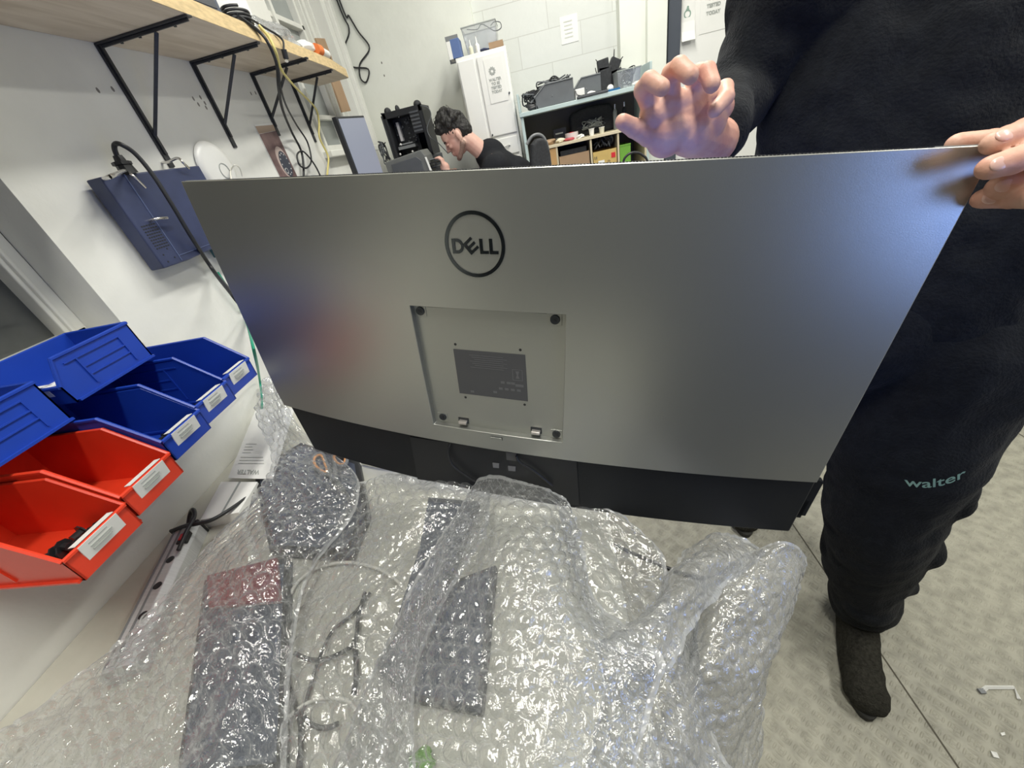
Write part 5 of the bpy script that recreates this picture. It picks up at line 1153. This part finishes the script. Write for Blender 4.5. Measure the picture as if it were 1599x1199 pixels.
# round emblem and its letters
cx_, cz_, yl = -.0035, .1968, -.0006
b = MB(); b.ring((cx_, yl+.0003, cz_), (0, -1, 0), .0408, .0045, .0006, 72); b.build('emblem_ring', 'logo', cov)
b = MB()
def lp(poly): b.prism(poly, (0, yl-.0002, 0), (1, 0, 0), (0, 0, 1), (0, .0006, 0))
h0, h1, sw_ = .1862, .2048, .0043
lp([(-.0345, h0), (-.0302, h0), (-.0302, h1), (-.0345, h1)])
zc_ = (h0+h1)/2; xo_ = -.0275; N_ = 16; R1, R0 = (h1-h0)/2, (h1-h0)/2-.0040
arc = [(xo_+R1*math.cos(a), zc_+R1*math.sin(a)) for a in np.linspace(math.pi/2, -math.pi/2, N_)]; arci = [(xo_+(R0+.0003)*math.cos(a), zc_+R0*math.sin(a)) for a in np.linspace(math.pi/2, -math.pi/2, N_)]
for i in range(N_-1): lp([arc[i], arc[i+1], arci[i+1], arci[i]])
for za in (h0, h1-.0040): lp([(-.0302, za), (xo_, za), (xo_, za+.0040), (-.0302, za+.0040)])
def rp(x, z, a=math.radians(39), c=(-.0088, .1956)): return (c[0]+x*math.cos(a)-z*math.sin(a), c[1]+x*math.sin(a)+z*math.cos(a))
lp([rp(-.0070, -.0085), rp(-.0028, -.0085), rp(-.0028, .0085), rp(-.0070, .0085)])
for za in (-.0085, -.0018, .0049): lp([rp(-.0030, za), rp(.0078, za), rp(.0078, za+.0036), rp(-.0030, za+.0036)])
for xl_ in (.0035, .0165):
    lp([(xl_, h0), (xl_+.0043, h0), (xl_+.0043, h1), (xl_, h1)]); lp([(xl_+.0043, h0), (xl_+.0118, h0), (xl_+.0118, h0+.0038), (xl_+.0043, h0+.0038)])
b.build('emblem_letters', 'logo', cov)
# perforated strip along the top edge
b = MB()
for i in range(250):
    x = -.40+i*.0034; b.box((x, MC*x*x+.0040, ZT+.0003), (.0021, .0034, .0012))
b.build('top_vent', 'black', cov)
b = MB()
xs_ = [i/40 for i in range(41)]
curved(b, [ZT-.0020, ZT+.0006], .0078, .0122); b.build('top_trim', mat('grey top trim', (.23, .235, .235), .4), mon, smooth=30)
# ports, cable clips and cords in the chin
def chin_pt(px, py, off=.010): return MR.transposed() @ (mon_hit(px, py, off)-MT)
b = MB(); P = [chin_pt(*q) for q in ((640, 682), (800, 706), (900, 720), (905, 790), (780, 768), (652, 748))]; vs = P+[q+Vector((0, .0015, 0)) for q in P]; n_ = len(P)
b.add(vs, [tuple(range(n_)), tuple(range(2*n_-1, n_-1, -1))]+[(i, (i+1) % n_, (i+1) % n_+n_, i+n_) for i in range(n_)]); b.build('port_bay', mat('port bay plastic', (.013, .014, .017), .5), bd)
def chip(pts, name, m, off=.0085):
    P = [chin_pt(*q, off) for q in pts]; vs = P+[q+Vector((0, .0015, 0)) for q in P]; n_ = len(P); q = MB()
    q.add(vs, [tuple(range(n_)), tuple(range(2*n_-1, n_-1, -1))]+[(i, (i+1) % n_, (i+1) % n_+n_, i+n_) for i in range(n_)]); return q.build(name, m, bd)
chip([(790, 706), (806, 708), (806, 720), (791, 718)], 'cable_clip', 'sticker'); chip([(769, 723), (779, 724), (779, 731), (770, 730)], 'port', mat('grey port', (.20, .20, .21), .4)); chip([(793, 728), (805, 729), (805, 736), (794, 735)], 'port', mat('grey port 2', (.17, .17, .18), .4))
cable('cord', [chin_pt(705, 688, .006), chin_pt(700, 705, .005), chin_pt(706, 725, .004), chin_pt(728, 743, .004), chin_pt(760, 762, .006)], .0022, 'black', '', parent=bd)
cable('cord', [chin_pt(806, 712, .006), chin_pt(812, 722, .004), chin_pt(835, 736, .004), chin_pt(862, 758, .006)], .0022, 'black', '', parent=bd)
mon.matrix_world = Matrix.Translation(MT) @ MR.to_4x4()

# ================================================================ WORK TABLE AND ITS CLUTTER
TZ = H-.635
o = thing('work_table', 'cream topped work table against the left wall under the bubble wrap', 'table', (-.45, .3, 0))
b = MB(); b.bb((-.998, -.63, TZ-.03), (.045, 1.18, TZ)); b.build('tabletop', 'table', o, bevel=.003)
for x_ in (-.96, -.04):
    for y_ in (-.6, 1.08): b = MB(); b.bb((x_, y_, 0), (x_+.045, y_+.045, TZ-.03)); b.build('leg', 'grey', o)
b = MB(); b.bb((-.95, -.58, TZ-.09), (.0, -.56, TZ-.03)); b.bb((-.95, 1.10, TZ-.09), (.0, 1.12, TZ-.03)); b.build('apron', 'grey', o)
# aluminium power strip along the wall
ps = thing('power_strip', 'long aluminium power strip lying beside the wall on the table', 'power strip', onz(268, 828, TZ))
pa = onz(268, 828, TZ+.038); pb_ = onz(150, 1055, TZ+.038); pd = (pb_-pa); pd.z = 0; pL = pd.length; pd.normalize(); pw_ = Vector((-pd.y, pd.x, 0))
if pw_.x < 0: pw_ = -pw_
pa.z = TZ; UP = Vector((0, 0, 1))
def pbx(mb, a0, a1, w0, w1, z0, z1): mb.prism([(a0, w0), (a1, w0), (a1, w1), (a0, w1)], pa+UP*z0, pd, pw_, UP*(z1-z0)); return mb
b = MB(); b.prism([(0, 0), (.058, 0), (.058, .030), (.046, .042), (.012, .042), (0, .030)], pa+pd*.006, pw_, (0, 0, 1), pd*pL); b.build('housing', 'alu', ps, bevel=.0015)
pbx(MB(), 0, .006, -.002, .060, 0, .043).build('end_cap', 'black', ps, bevel=.002)
for w0 in (.012, .026): pbx(MB(), .006, pL, w0, w0+.004, .042, .0432).build('groove', 'grey', ps)
swo = pbx(MB(), .035, .062, .036, .056, .036, .0460).build('switch_frame', 'black', ps, bevel=.001)
pbx(MB(), .040, .056, .040, .052, .046, .049).build('red_switch', mat('red rocker', (.7, .03, .04), .3), swo, bevel=.001)
for k in range(3):
    c_ = pa+pd*(.100+.06*k)+pw_*.038; b = MB(); b.cyl(c_+UP*.036, c_+UP*.0435, .0075, n=20); b.build('socket', 'black', ps, smooth=40)
q_ = lambda a, w_, z: pa+pd*a+pw_*w_+UP*z
cable('cord', [q_(.0, .03, .03), q_(-.025, .035, .045), q_(-.015, .055, .062), q_(.012, .066, .060), q_(.05, .062, .058), q_(.09, .055, .05)], .0045, 'cable', '', parent=ps)
cable('power_lead', [onz(268, 829, TZ+.045), onz(286, 822, TZ+.05), onz(306, 818, TZ+.055), onz(330, 812, TZ+.05), onz(358, 796, TZ+.04), onz(395, 770, TZ+.02)], .0045, 'cable', 'black lead leaving the end of aluminium power strip along the wall')
# white carton and leaflet behind the bubble wrap
o = thing('flat_carton', 'low white flat carton lying between the wall and bubble wrap', 'carton', (-.92, .6, TZ))
A_ = [onz(345, 752, TZ+.03), onz(402, 752, TZ+.03), onz(372, 800, TZ+.03), onz(312, 812, TZ+.03)]
b = MB(); b.add([(*q.xy, TZ) for q in A_]+[(*q.xy, TZ+.03) for q in A_], [(0, 3, 2, 1), (4, 5, 6, 7), (0, 1, 5, 4), (1, 2, 6, 5), (2, 3, 7, 6), (3, 0, 4, 7)]); b.build('carton_body', 'white', o, bevel=.001)
b = MB(); b.add([(*lin(A_[0], A_[1], .5)[:2], TZ+.0302), (*lin(A_[0], A_[1], .56)[:2], TZ+.0302), (*lin(A_[3], A_[2], .56)[:2], TZ+.0302), (*lin(A_[3], A_[2], .5)[:2], TZ+.0302)], [(0, 1, 2, 3)]); b.build('tape', 'frost', o)
c00 = onz(357, 747, TZ+.034); c10 = onz(403, 748, TZ+.034); c01 = ony(400, 640, c00.y+.24)
up_ = c01-c00; nn = (c10-c00).cross(up_).normalized()
if nn.y > 0: nn = -nn
q, u, v, n = sheet_paper('printed_leaflet', 'white printed leaflet with upside down text leaning behind bubble wrap', 'leaflet', c00, c10+(c10-c00)*.5, c01, nn)
b = MB(); ux = (c10-c00); wd = ux.length; ux = ux.normalized(); vy = up_.normalized()
add_text(b, 'WALTER', .019, c00+ux*wd*.62+vy*.020+nn*.003, -ux, -vy, bold=.0004)
for k, ln in enumerate((.9, .85, .8, .3, .35, .28, .4)):
    a = c00+vy*(.046+.010*k+(.006 if k > 2 else 0))+ux*wd*.16+nn*.003; b.add([a, a+ux*wd*ln, a+ux*wd*ln+vy*.0016, a+vy*.0016], [(0, 1, 2, 3)])
b.build('printed_text', 'ink_grey', q)
# things wrapped under the film
def slab(name, label, cat, pts, z0, h, m, trim=None, bev=.004, xt=None):
    P = [onz(*q, z0+h) for q in pts]; n_ = len(P); c = sum((Vector(p_) for p_ in P), Vector())/n_; o = thing(name, label, cat, (c.x, c.y, z0)); q = MB()
    q.add([(*p_.xy, z0) for p_ in P]+[(*p_.xy, z0+h) for p_ in P], [tuple(range(n_-1, -1, -1)), tuple(range(n_, 2*n_))]+[(i, (i+1) % n_, (i+1) % n_+n_, i+n_) for i in range(n_)]); q.build('case', m, o, bevel=bev)
    Q = [Vector(lin(p_, c+Vector((0, 0, 0)), .10)) for p_ in P]; q = MB(); q.add([(*p_.xy, z0+h+.0002) for p_ in Q]+[(*p_.xy, z0+h+.0012) for p_ in Q], [tuple(range(n_-1, -1, -1)), tuple(range(n_, 2*n_))]+[(i, (i+1) % n_, (i+1) % n_+n_, i+n_) for i in range(n_)]); q.build('lid_panel', trim or 'charcoal', o)
    return o
slab('closed_laptop', 'dark slate closed laptop under the left sheet of bubble wrap', 'laptop', [(318, 905), (450, 868), (440, 1215), (270, 1235)], TZ+.002, .022, 'black', 'grey_blue')
slab('dark_case', 'dark grey flat case under bubble wrap next to the scissors', 'case', [(395, 735), (470, 690), (560, 720), (575, 800), (548, 868), (420, 862)], TZ+.001, .022, 'black', 'grey_blue')
slab('red_box', 'dark red small box showing through the left sheet of bubble wrap', 'box', [(322, 898), (432, 870), (437, 938), (325, 948)], TZ+.0262, .010, 'redbrown', 'redbrown', .002)
slab('blue_grey_tablet', 'slate blue flat device under the central tent of bubble wrap', 'tablet', [(655, 925), (775, 880), (752, 1115), (625, 1090), (585, 1040)], TZ+.001, .018, 'charcoal', 'grey_blue')
slab('blue_grey_tablet', 'narrow slate blue device under middle bubble wrap fold, nearer the monitor', 'tablet', [(668, 775), (748, 782), (708, 890), (640, 990), (615, 975), (655, 850)], TZ+.001, .018, 'charcoal', 'grey_blue')
lump('green_clip', tuple(onz(655, 1192, TZ+.012)), (.018, .012, .010), 'green', 51, 'small green item under bubble wrap at the bottom picture edge', 'clip')
cz = TZ+.006
def tcab(pts, r, m, label, dz=0.0): return cable('table_cable', [onz(x, y, cz+dz+.0006*i) for i, (x, y) in enumerate(pts)], r, m, label)
tcab([(452, 930), (468, 905), (500, 885), (545, 878), (590, 888), (625, 912), (645, 945), (640, 985), (615, 1010)], .0032, 'white_cable', 'white cable loop lying under bubble wrap, upper wide arc', .002)
tcab([(450, 1120), (475, 1100), (505, 1090), (540, 1093), (556, 1108), (575, 1120)], .0026, 'white_cable', 'thin white cable arc under bubble wrap near the bottom edge', .004)
tcab([(578, 925), (555, 955), (520, 985), (500, 1025), (488, 1060), (478, 1095), (470, 1120)], .0028, 'cable', 'black cable running diagonally under the film between white arcs', .001)
tcab([(460, 1020), (485, 1030), (512, 1028), (540, 1015), (555, 1000), (560, 960), (570, 925)], .0034, 'cable', 'thick black cable loop under the middle sheet, below the white arc', .006)
tcab([(553, 1000), (556, 1030), (556, 1060), (552, 1085)], .0040, 'cable', 'short black plugged lead under the film beside the central sheet', .008)
tcab([(452, 1075), (462, 1105), (470, 1130), (470, 1165), (466, 1215)], .0040, 'cable', 'thick black cable running down to the bottom edge under the film', .003)
tcab([(476, 1120), (488, 1132), (508, 1137), (528, 1130)], .0034, 'cable', 'short black curved cable end near the bottom under bubble wrap', .010)
tcab([(565, 722), (590, 727), (620, 730)], .0028, 'cable', 'short dark cable piece on the table just below monitor', .001)
cable('floor_cable', [onz(940, 843, .004), onz(960, 851, .004), onz(1000, 869, .004), onz(1040, 886, .004), onz(1080, 900, .004), onz(1130, 905, .004)], .0065, 'cable', 'black cable on the floor seen through the film beyond the table')
# scissors
o = thing('scissors', 'grey scissors with orange lined handles on the table below the monitor corner', 'scissors', onz(523, 757, TZ+.03))
sz = TZ+.032
def sc_pt(x, y, dz=0): return onz(x, y, sz+dz)
for k, (lp_, bl) in enumerate((([(489, 716), (494, 710), (503, 709), (509, 722), (514, 738), (508, 741), (497, 734), (490, 726)], [(508, 738), (521, 752), (545, 778), (566, 803)]), ([(520, 712), (532, 706), (541, 713), (540, 725), (532, 728), (523, 722)], [(526, 726), (524, 750), (540, 775), (558, 800)]))):
    q = MB(); q.tube(smooth_path([sc_pt(*p_, k*.003) for p_ in lp_], 4, True), .0048, 8, closed=True); q.tube([sc_pt(*lp_[4 if k == 0 else 5], k*.003), sc_pt(*bl[1], k*.003)], .006, 8, r1=.005); hd_ = q.build('handle', 'grey', o, smooth=60)
    q = MB(); c_ = sum((sc_pt(*p_, k*.003) for p_ in lp_), Vector())/len(lp_); q.tube(smooth_path([c_+(sc_pt(*p_, k*.003)-c_)*.80+Vector((0, 0, .002)) for p_ in lp_], 4, True), .0034, 8, closed=True); q.build('orange_lining', 'orange', hd_, smooth=60)
    a = sc_pt(*bl[1]); e = sc_pt(*bl[3]); d_ = (e-a).normalized(); sd = Vector((-d_.y, d_.x, 0))*(1 if k else -1); q = MB(); q.prism([(-.01, -.005), (-.01, .006), ((e-a).length*.7, .006), ((e-a).length, .0)], a+Vector((0, 0, k*.002-.002)), d_, sd, (0, 0, .0016)); q.build('blade', 'chrome', o)
q = MB(); q.cyl(sc_pt(523, 757, -.003), sc_pt(523, 757, .008), .004, n=14); q.build('pivot_screw', 'chrome', o, smooth=40)
# litter on the floor
o = thing('floor_bracket', 'thin white bent metal bracket lying on the floor at lower right', 'bracket', onz(1565, 1075, 0))
b = MB(); P = [onz(*q, .003) for q in ((1534, 1078), (1541, 1073), (1583, 1073), (1592, 1092))]; b.tube(P, .0042, 4); b.build('arm', 'paper', o)
b = MB(); b.box(tuple(onz(1533, 1079, .004)), (.012, .010, .006)); b.build('foot', 'grey', o)
for i, (pts, lb) in enumerate((([(1527, 706), (1541, 703), (1554, 713), (1540, 714)], 'pale torn paper scrap on floor right of the printed trouser leg'), ([(1547, 1172), (1556, 1175), (1561, 1184), (1551, 1182)], 'small white paper scrap on floor near the bottom right corner'), ([(1562, 1144), (1568, 1143), (1570, 1147), (1564, 1149)], 'tiny white paper crumb on floor above the bottom right scrap'))):
    P = [onz(*q, .003) for q in pts]; b = MB(); b.add([(*p_.xy, .0005) for p_ in P]+[(p_.x, p_.y, .003+.002*(k_ % 2)) for k_, p_ in enumerate(P)], [(3, 2, 1, 0), (4, 5, 6, 7), (0, 1, 5, 4), (1, 2, 6, 5), (2, 3, 7, 6), (3, 0, 4, 7)]); tag(b.build('paper_scrap', 'paper'), lb, 'paper scrap')
lump('dark_scrap', tuple(onz(1590, 600, .006)), (.012, .008, .004), 'charcoal', 61, 'small dark scrap on the floor at the right picture edge', 'scrap')

# ================================================================ BUBBLE WRAP
def catmull(P, t):
    n = P.shape[0]; x = t*(n-1); i = np.clip(np.floor(x).astype(int), 0, n-2); f = (x-i)[:, None, None] if P.ndim == 3 else (x-i)[:, None]
    g = lambda k: P[np.clip(k, 0, n-1)]
    p0, p1, p2, p3 = g(i-1), g(i), g(i+1), g(i+2); p0 = np.where((i == 0).reshape(f.shape), 2*p1-p2, p0); p3 = np.where((i == n-2).reshape(f.shape), 2*p2-p1, p3)
    return .5*((2*p1)+(-p0+p2)*f+(2*p0-5*p1+4*p2-p3)*f*f+(-p0+3*p1-3*p2+p3)*f**3)
def wrap(label, rows, seed, m='film', pitch=.031, step=.0024, dome=.0075, wr=.010, phase=0.0, edge=.01, dens=1.0):
    G = np.array([[list(onz(x, y, H+z)) for (x, y, z) in r] for r in rows])            # rows x cols x 3
    Lu = np.linalg.norm(np.diff(G, axis=1), axis=2).sum(1).mean(); Lv = np.linalg.norm(np.diff(G, axis=0), axis=2).sum(0).mean()
    nu = max(12, int(Lu/step)); nv = max(12, int(Lv/step)); U = np.linspace(0, 1, nu); V = np.linspace(0, 1, nv)
    A = catmull(G, V); Bq = catmull(np.swapaxes(A, 0, 1), U); S = np.swapaxes(Bq, 0, 1)   # nv x nu x 3
    # true surface lengths for an even bubble lattice
    du = np.linalg.norm(np.diff(S, axis=1), axis=2); su = np.concatenate([np.zeros((nv, 1)), np.cumsum(du, 1)], 1); su -= su[:, nu//2:nu//2+1]
    dv = np.linalg.norm(np.diff(S, axis=0), axis=2); sv = np.concatenate([np.zeros((1, nu)), np.cumsum(dv, 0)], 0).mean(1, keepdims=True)*np.ones((1, nu))
    rg = np.random.default_rng(seed); lf = sum(np.sin(su*rg.uniform(-22, 22)+sv*rg.uniform(-22, 22)+rg.uniform(0, 6.28)) for _ in range(5))/2.2; su = su+.004*np.sin(sv*31+su*13); sv = sv+.004*np.sin(su*27-sv*9); ca, sa = math.cos(phase), math.sin(phase); a = su*ca-sv*sa; b_ = su*sa+sv*ca
    # wrinkles
    q = np.zeros_like(a)
    for i in range(12):
        th_ = rg.uniform(0, math.pi); k = rg.uniform(12, 75); q += np.sin((a*math.cos(th_)+b_*math.sin(th_))*k+rg.uniform(0, 6.28)+1.5*np.sin(a*rg.uniform(5, 20)+b_*rg.uniform(-15, 15)))*(30/k)**.7/12**.5
    ridge = np.abs(np.sin(a*rg.uniform(14, 22)+b_*rg.uniform(-6, 6)+2*np.sin(b_*7)))**.5-0.7
    # hexagonal domes
    p = pitch; hgt = p*math.sqrt(3)/2; r1 = np.round(b_/hgt); best = np.full(a.shape, 9.0); hid = np.zeros_like(a)
    for dr in (-1, 0, 1):
        rr_ = r1+dr; off = np.where(rr_ % 2 == 0, 0, p/2); c1 = np.round((a-off)/p)
        for dc in (-1, 0, 1):
            cc = c1+dc; d = np.hypot(a-(cc*p+off), b_-rr_*hgt); k = d < best; best = np.where(k, d, best); hid = np.where(k, (cc*12.9898+rr_*78.233), hid)
    R = p*.47; rn = np.clip(best/R, 0, 1); rnd = np.abs(np.sin(hid)*43758.5453) % 1.0; rnd2 = np.abs(np.sin(hid*1.7)*24634.6345) % 1.0
    dm = np.where(best < R, (1-rn**4)*dome*(.50+.6*rnd)*np.clip(.75+.55*lf, .12, 1.15), 0)
    ang = rnd*6.28; dent = np.sin((a*np.cos(ang)+b_*np.sin(ang))*(190+160*rnd2)+rnd2*6.28)*.0014*(1-rn**2)*(rnd2 > .25); dm = dm+np.where(best < R, dent, 0)
    seal = np.clip(1-np.abs(best/R-.97)/.085, 0, 1)
    seal = np.maximum(seal, 0); seal[:, :3] = 1.3; seal[:, -3:] = 1.3; seal[:3, :] = 1.3
    if dens < 1: dm = np.where(rnd2 < dens, dm, dm*.25)
    Su = np.gradient(S, axis=1); Sv = np.gradient(S, axis=0); Nn = np.cross(Su, Sv); Nn /= np.linalg.norm(Nn, axis=2, keepdims=True)+1e-9
    if Nn[..., 2].mean() < 0: Nn = -Nn
    S = S+Nn*(q*wr*.55+ridge*wr*.5)[..., None]+Nn*dm[..., None]
    # ragged border
    e = edge*np.sin(np.linspace(0, 40, nv))*rg.uniform(.4, 1, nv); S[:, 0] += (S[:, 0]-S[:, 1])*e[:, None]*60; S[:, -1] += (S[:, -1]-S[:, -2])*e[:, None]*60
    S[..., 2] = np.maximum(S[..., 2], np.where(S[..., 0] < .05, TZ+.003, .02))
    idx = np.arange(nu*nv).reshape(nv, nu); f = np.stack([idx[:-1, :-1], idx[:-1, 1:], idx[1:, 1:], idx[1:, :-1]], -1).reshape(-1, 4)
    me = bpy.data.meshes.new('bubble_wrap'); me.vertices.add(nu*nv); me.vertices.foreach_set('co', S.astype(np.float32).ravel())
    me.loops.add(f.size); me.loops.foreach_set('vertex_index', f.ravel().astype(np.int32)); me.polygons.add(len(f)); me.polygons.foreach_set('loop_start', np.arange(0, f.size, 4, dtype=np.int32)); me.polygons.foreach_set('loop_total', np.full(len(f), 4, dtype=np.int32))
    me.update(calc_edges=True); at = me.attributes.new('seal', 'FLOAT', 'POINT'); at.data.foreach_set('value', seal.astype(np.float32).ravel()); me.materials.append(M[m]); me.shade_smooth()
    o = bpy.data.objects.new('bubble_wrap', me); COL.objects.link(o); return tag(o, label, 'bubble wrap')
wrap('left bubble wrap sheet rising to a peak beside the monitor corner', [
    [(416, 590, -.42), (424, 588, -.42), (432, 592, -.42), (440, 602, -.43)],
    [(404, 650, -.50), (424, 645, -.48), (446, 652, -.48), (470, 668, -.50)],
    [(424, 722, -.56), (446, 714, -.55), (480, 712, -.54), (552, 735, -.57)],
    [(392, 788, -.59), (430, 775, -.56), (490, 765, -.54), (560, 775, -.575)],
    [(322, 850, -.585), (385, 818, -.56), (455, 798, -.54), (548, 812, -.58)],
    [(236, 952, -.575), (310, 922, -.57), (395, 902, -.54), (480, 905, -.59)],
    [(92, 1070, -.578), (225, 1042, -.57), (355, 1022, -.55), (455, 1045, -.60)],
    [(-50, 1195, -.58), (130, 1200, -.57), (318, 1212, -.55), (446, 1215, -.60)],
    [(-150, 1340, -.62), (60, 1360, -.58), (300, 1400, -.56), (440, 1400, -.60)]], 1, phase=.35)
wrap('middle bubble wrap sheet between the left sheet and central tent', [
    [(560, 752, -.60), (600, 744, -.58), (660, 742, -.562), (715, 752, -.562), (765, 765, -.57)],
    [(510, 850, -.60), (570, 828, -.575), (640, 815, -.55), (700, 815, -.56), (760, 830, -.575)],
    [(462, 940, -.605), (520, 930, -.58), (580, 915, -.56), (640, 915, -.565), (700, 930, -.59)],
    [(450, 1055, -.605), (500, 1042, -.59), (545, 1035, -.58), (595, 1035, -.58), (650, 1050, -.60)],
    [(440, 1210, -.60), (490, 1205, -.59), (535, 1205, -.585), (590, 1205, -.58), (650, 1210, -.60)],
    [(430, 1380, -.60), (490, 1380, -.59), (540, 1380, -.585), (600, 1380, -.58), (660, 1380, -.60)]], 2, phase=.1)
wrap('central bubble wrap sheet standing up like a tent before the monitor', [
    [(745, 748, -.535), (775, 738, -.52), (828, 748, -.52), (884, 778, -.54)],
    [(697, 830, -.545), (765, 820, -.49), (838, 826, -.49), (905, 850, -.555)],
    [(640, 930, -.56), (730, 920, -.495), (828, 920, -.48), (930, 935, -.55)],
    [(592, 1030, -.59), (690, 1030, -.52), (820, 1030, -.49), (1030, 1020, -.55)],
    [(560, 1110, -.605), (658, 1130, -.54), (820, 1132, -.50), (1020, 1105, -.56)],
    [(520, 1215, -.61), (640, 1235, -.55), (820, 1242, -.51), (985, 1215, -.57)],
    [(480, 1390, -.61), (620, 1400, -.56), (820, 1400, -.53), (985, 1400, -.58)]], 3, phase=.0, pitch=.0245, dome=.0065)
wrap('thin bubble wrap flap behind the central tent, over the table edge', [
    [(868, 772, -.60), (905, 776, -.59), (950, 795, -.60), (990, 825, -.62)],
    [(880, 830, -.60), (920, 840, -.60), (975, 850, -.62), (1035, 868, -.64)],
    [(900, 900, -.61), (945, 915, -.61), (990, 925, -.63), (1045, 930, -.66)],
    [(930, 985, -.61), (970, 990, -.61), (1010, 995, -.63), (1050, 990, -.66)]], 4, m='film', phase=.5, dens=.5)
wrap('narrow twisted bubble wrap band running from monitor corner to the tent', [
    [(1085, 852, -.67), (1120, 838, -.655), (1160, 842, -.66), (1195, 862, -.68)],
    [(1035, 905, -.64), (1070, 880, -.60), (1110, 882, -.60), (1140, 915, -.64)],
    [(1000, 965, -.60), (1030, 935, -.56), (1065, 940, -.56), (1090, 970, -.60)],
    [(968, 1005, -.58), (990, 985, -.55), (1030, 1000, -.55), (1055, 1035, -.58)],
    [(930, 1010, -.58), (945, 1015, -.56), (985, 1050, -.56), (1010, 1080, -.59)]], 5, m='film_milky', phase=.2, wr=.012, pitch=.026, dome=.0035)
wrap('right bubble wrap sheet hanging down past the table edge', [
    [(1120, 905, -.70), (1160, 880, -.67), (1205, 850, -.66), (1238, 850, -.67), (1257, 868, -.70)],
    [(1085, 960, -.69), (1130, 930, -.65), (1185, 910, -.66), (1225, 910, -.70), (1245, 925, -.76)],
    [(1055, 1040, -.70), (1105, 1020, -.65), (1165, 1010, -.69), (1200, 1000, -.75), (1215, 1005, -.82)],
    [(1035, 1120, -.72), (1080, 1110, -.67), (1140, 1110, -.73), (1178, 1095, -.80), (1190, 1080, -.86)],
    [(1010, 1210, -.72), (1060, 1210, -.69), (1120, 1210, -.74), (1165, 1205, -.82), (1185, 1180, -.90)],
    [(1000, 1380, -.74), (1050, 1380, -.72), (1110, 1380, -.78), (1150, 1380, -.86), (1175, 1380, -.92)]], 6, m='film_milky', phase=.4, wr=.014, pitch=.027, dome=.0035)
wrap('crumpled bubble wrap filling the gap between tent and hanging sheet', [
    [(930, 1005, -.64), (985, 1010, -.63), (1040, 1000, -.64), (1100, 970, -.67)],
    [(940, 1070, -.63), (1000, 1070, -.62), (1050, 1075, -.65), (1110, 1060, -.70)],
    [(930, 1140, -.63), (1000, 1140, -.62), (1060, 1145, -.66), (1120, 1150, -.72)],
    [(900, 1250, -.63), (1000, 1250, -.63), (1070, 1250, -.68), (1150, 1250, -.74)]], 7, m='film_milky', phase=.7, wr=.016, pitch=.027, dome=.003)
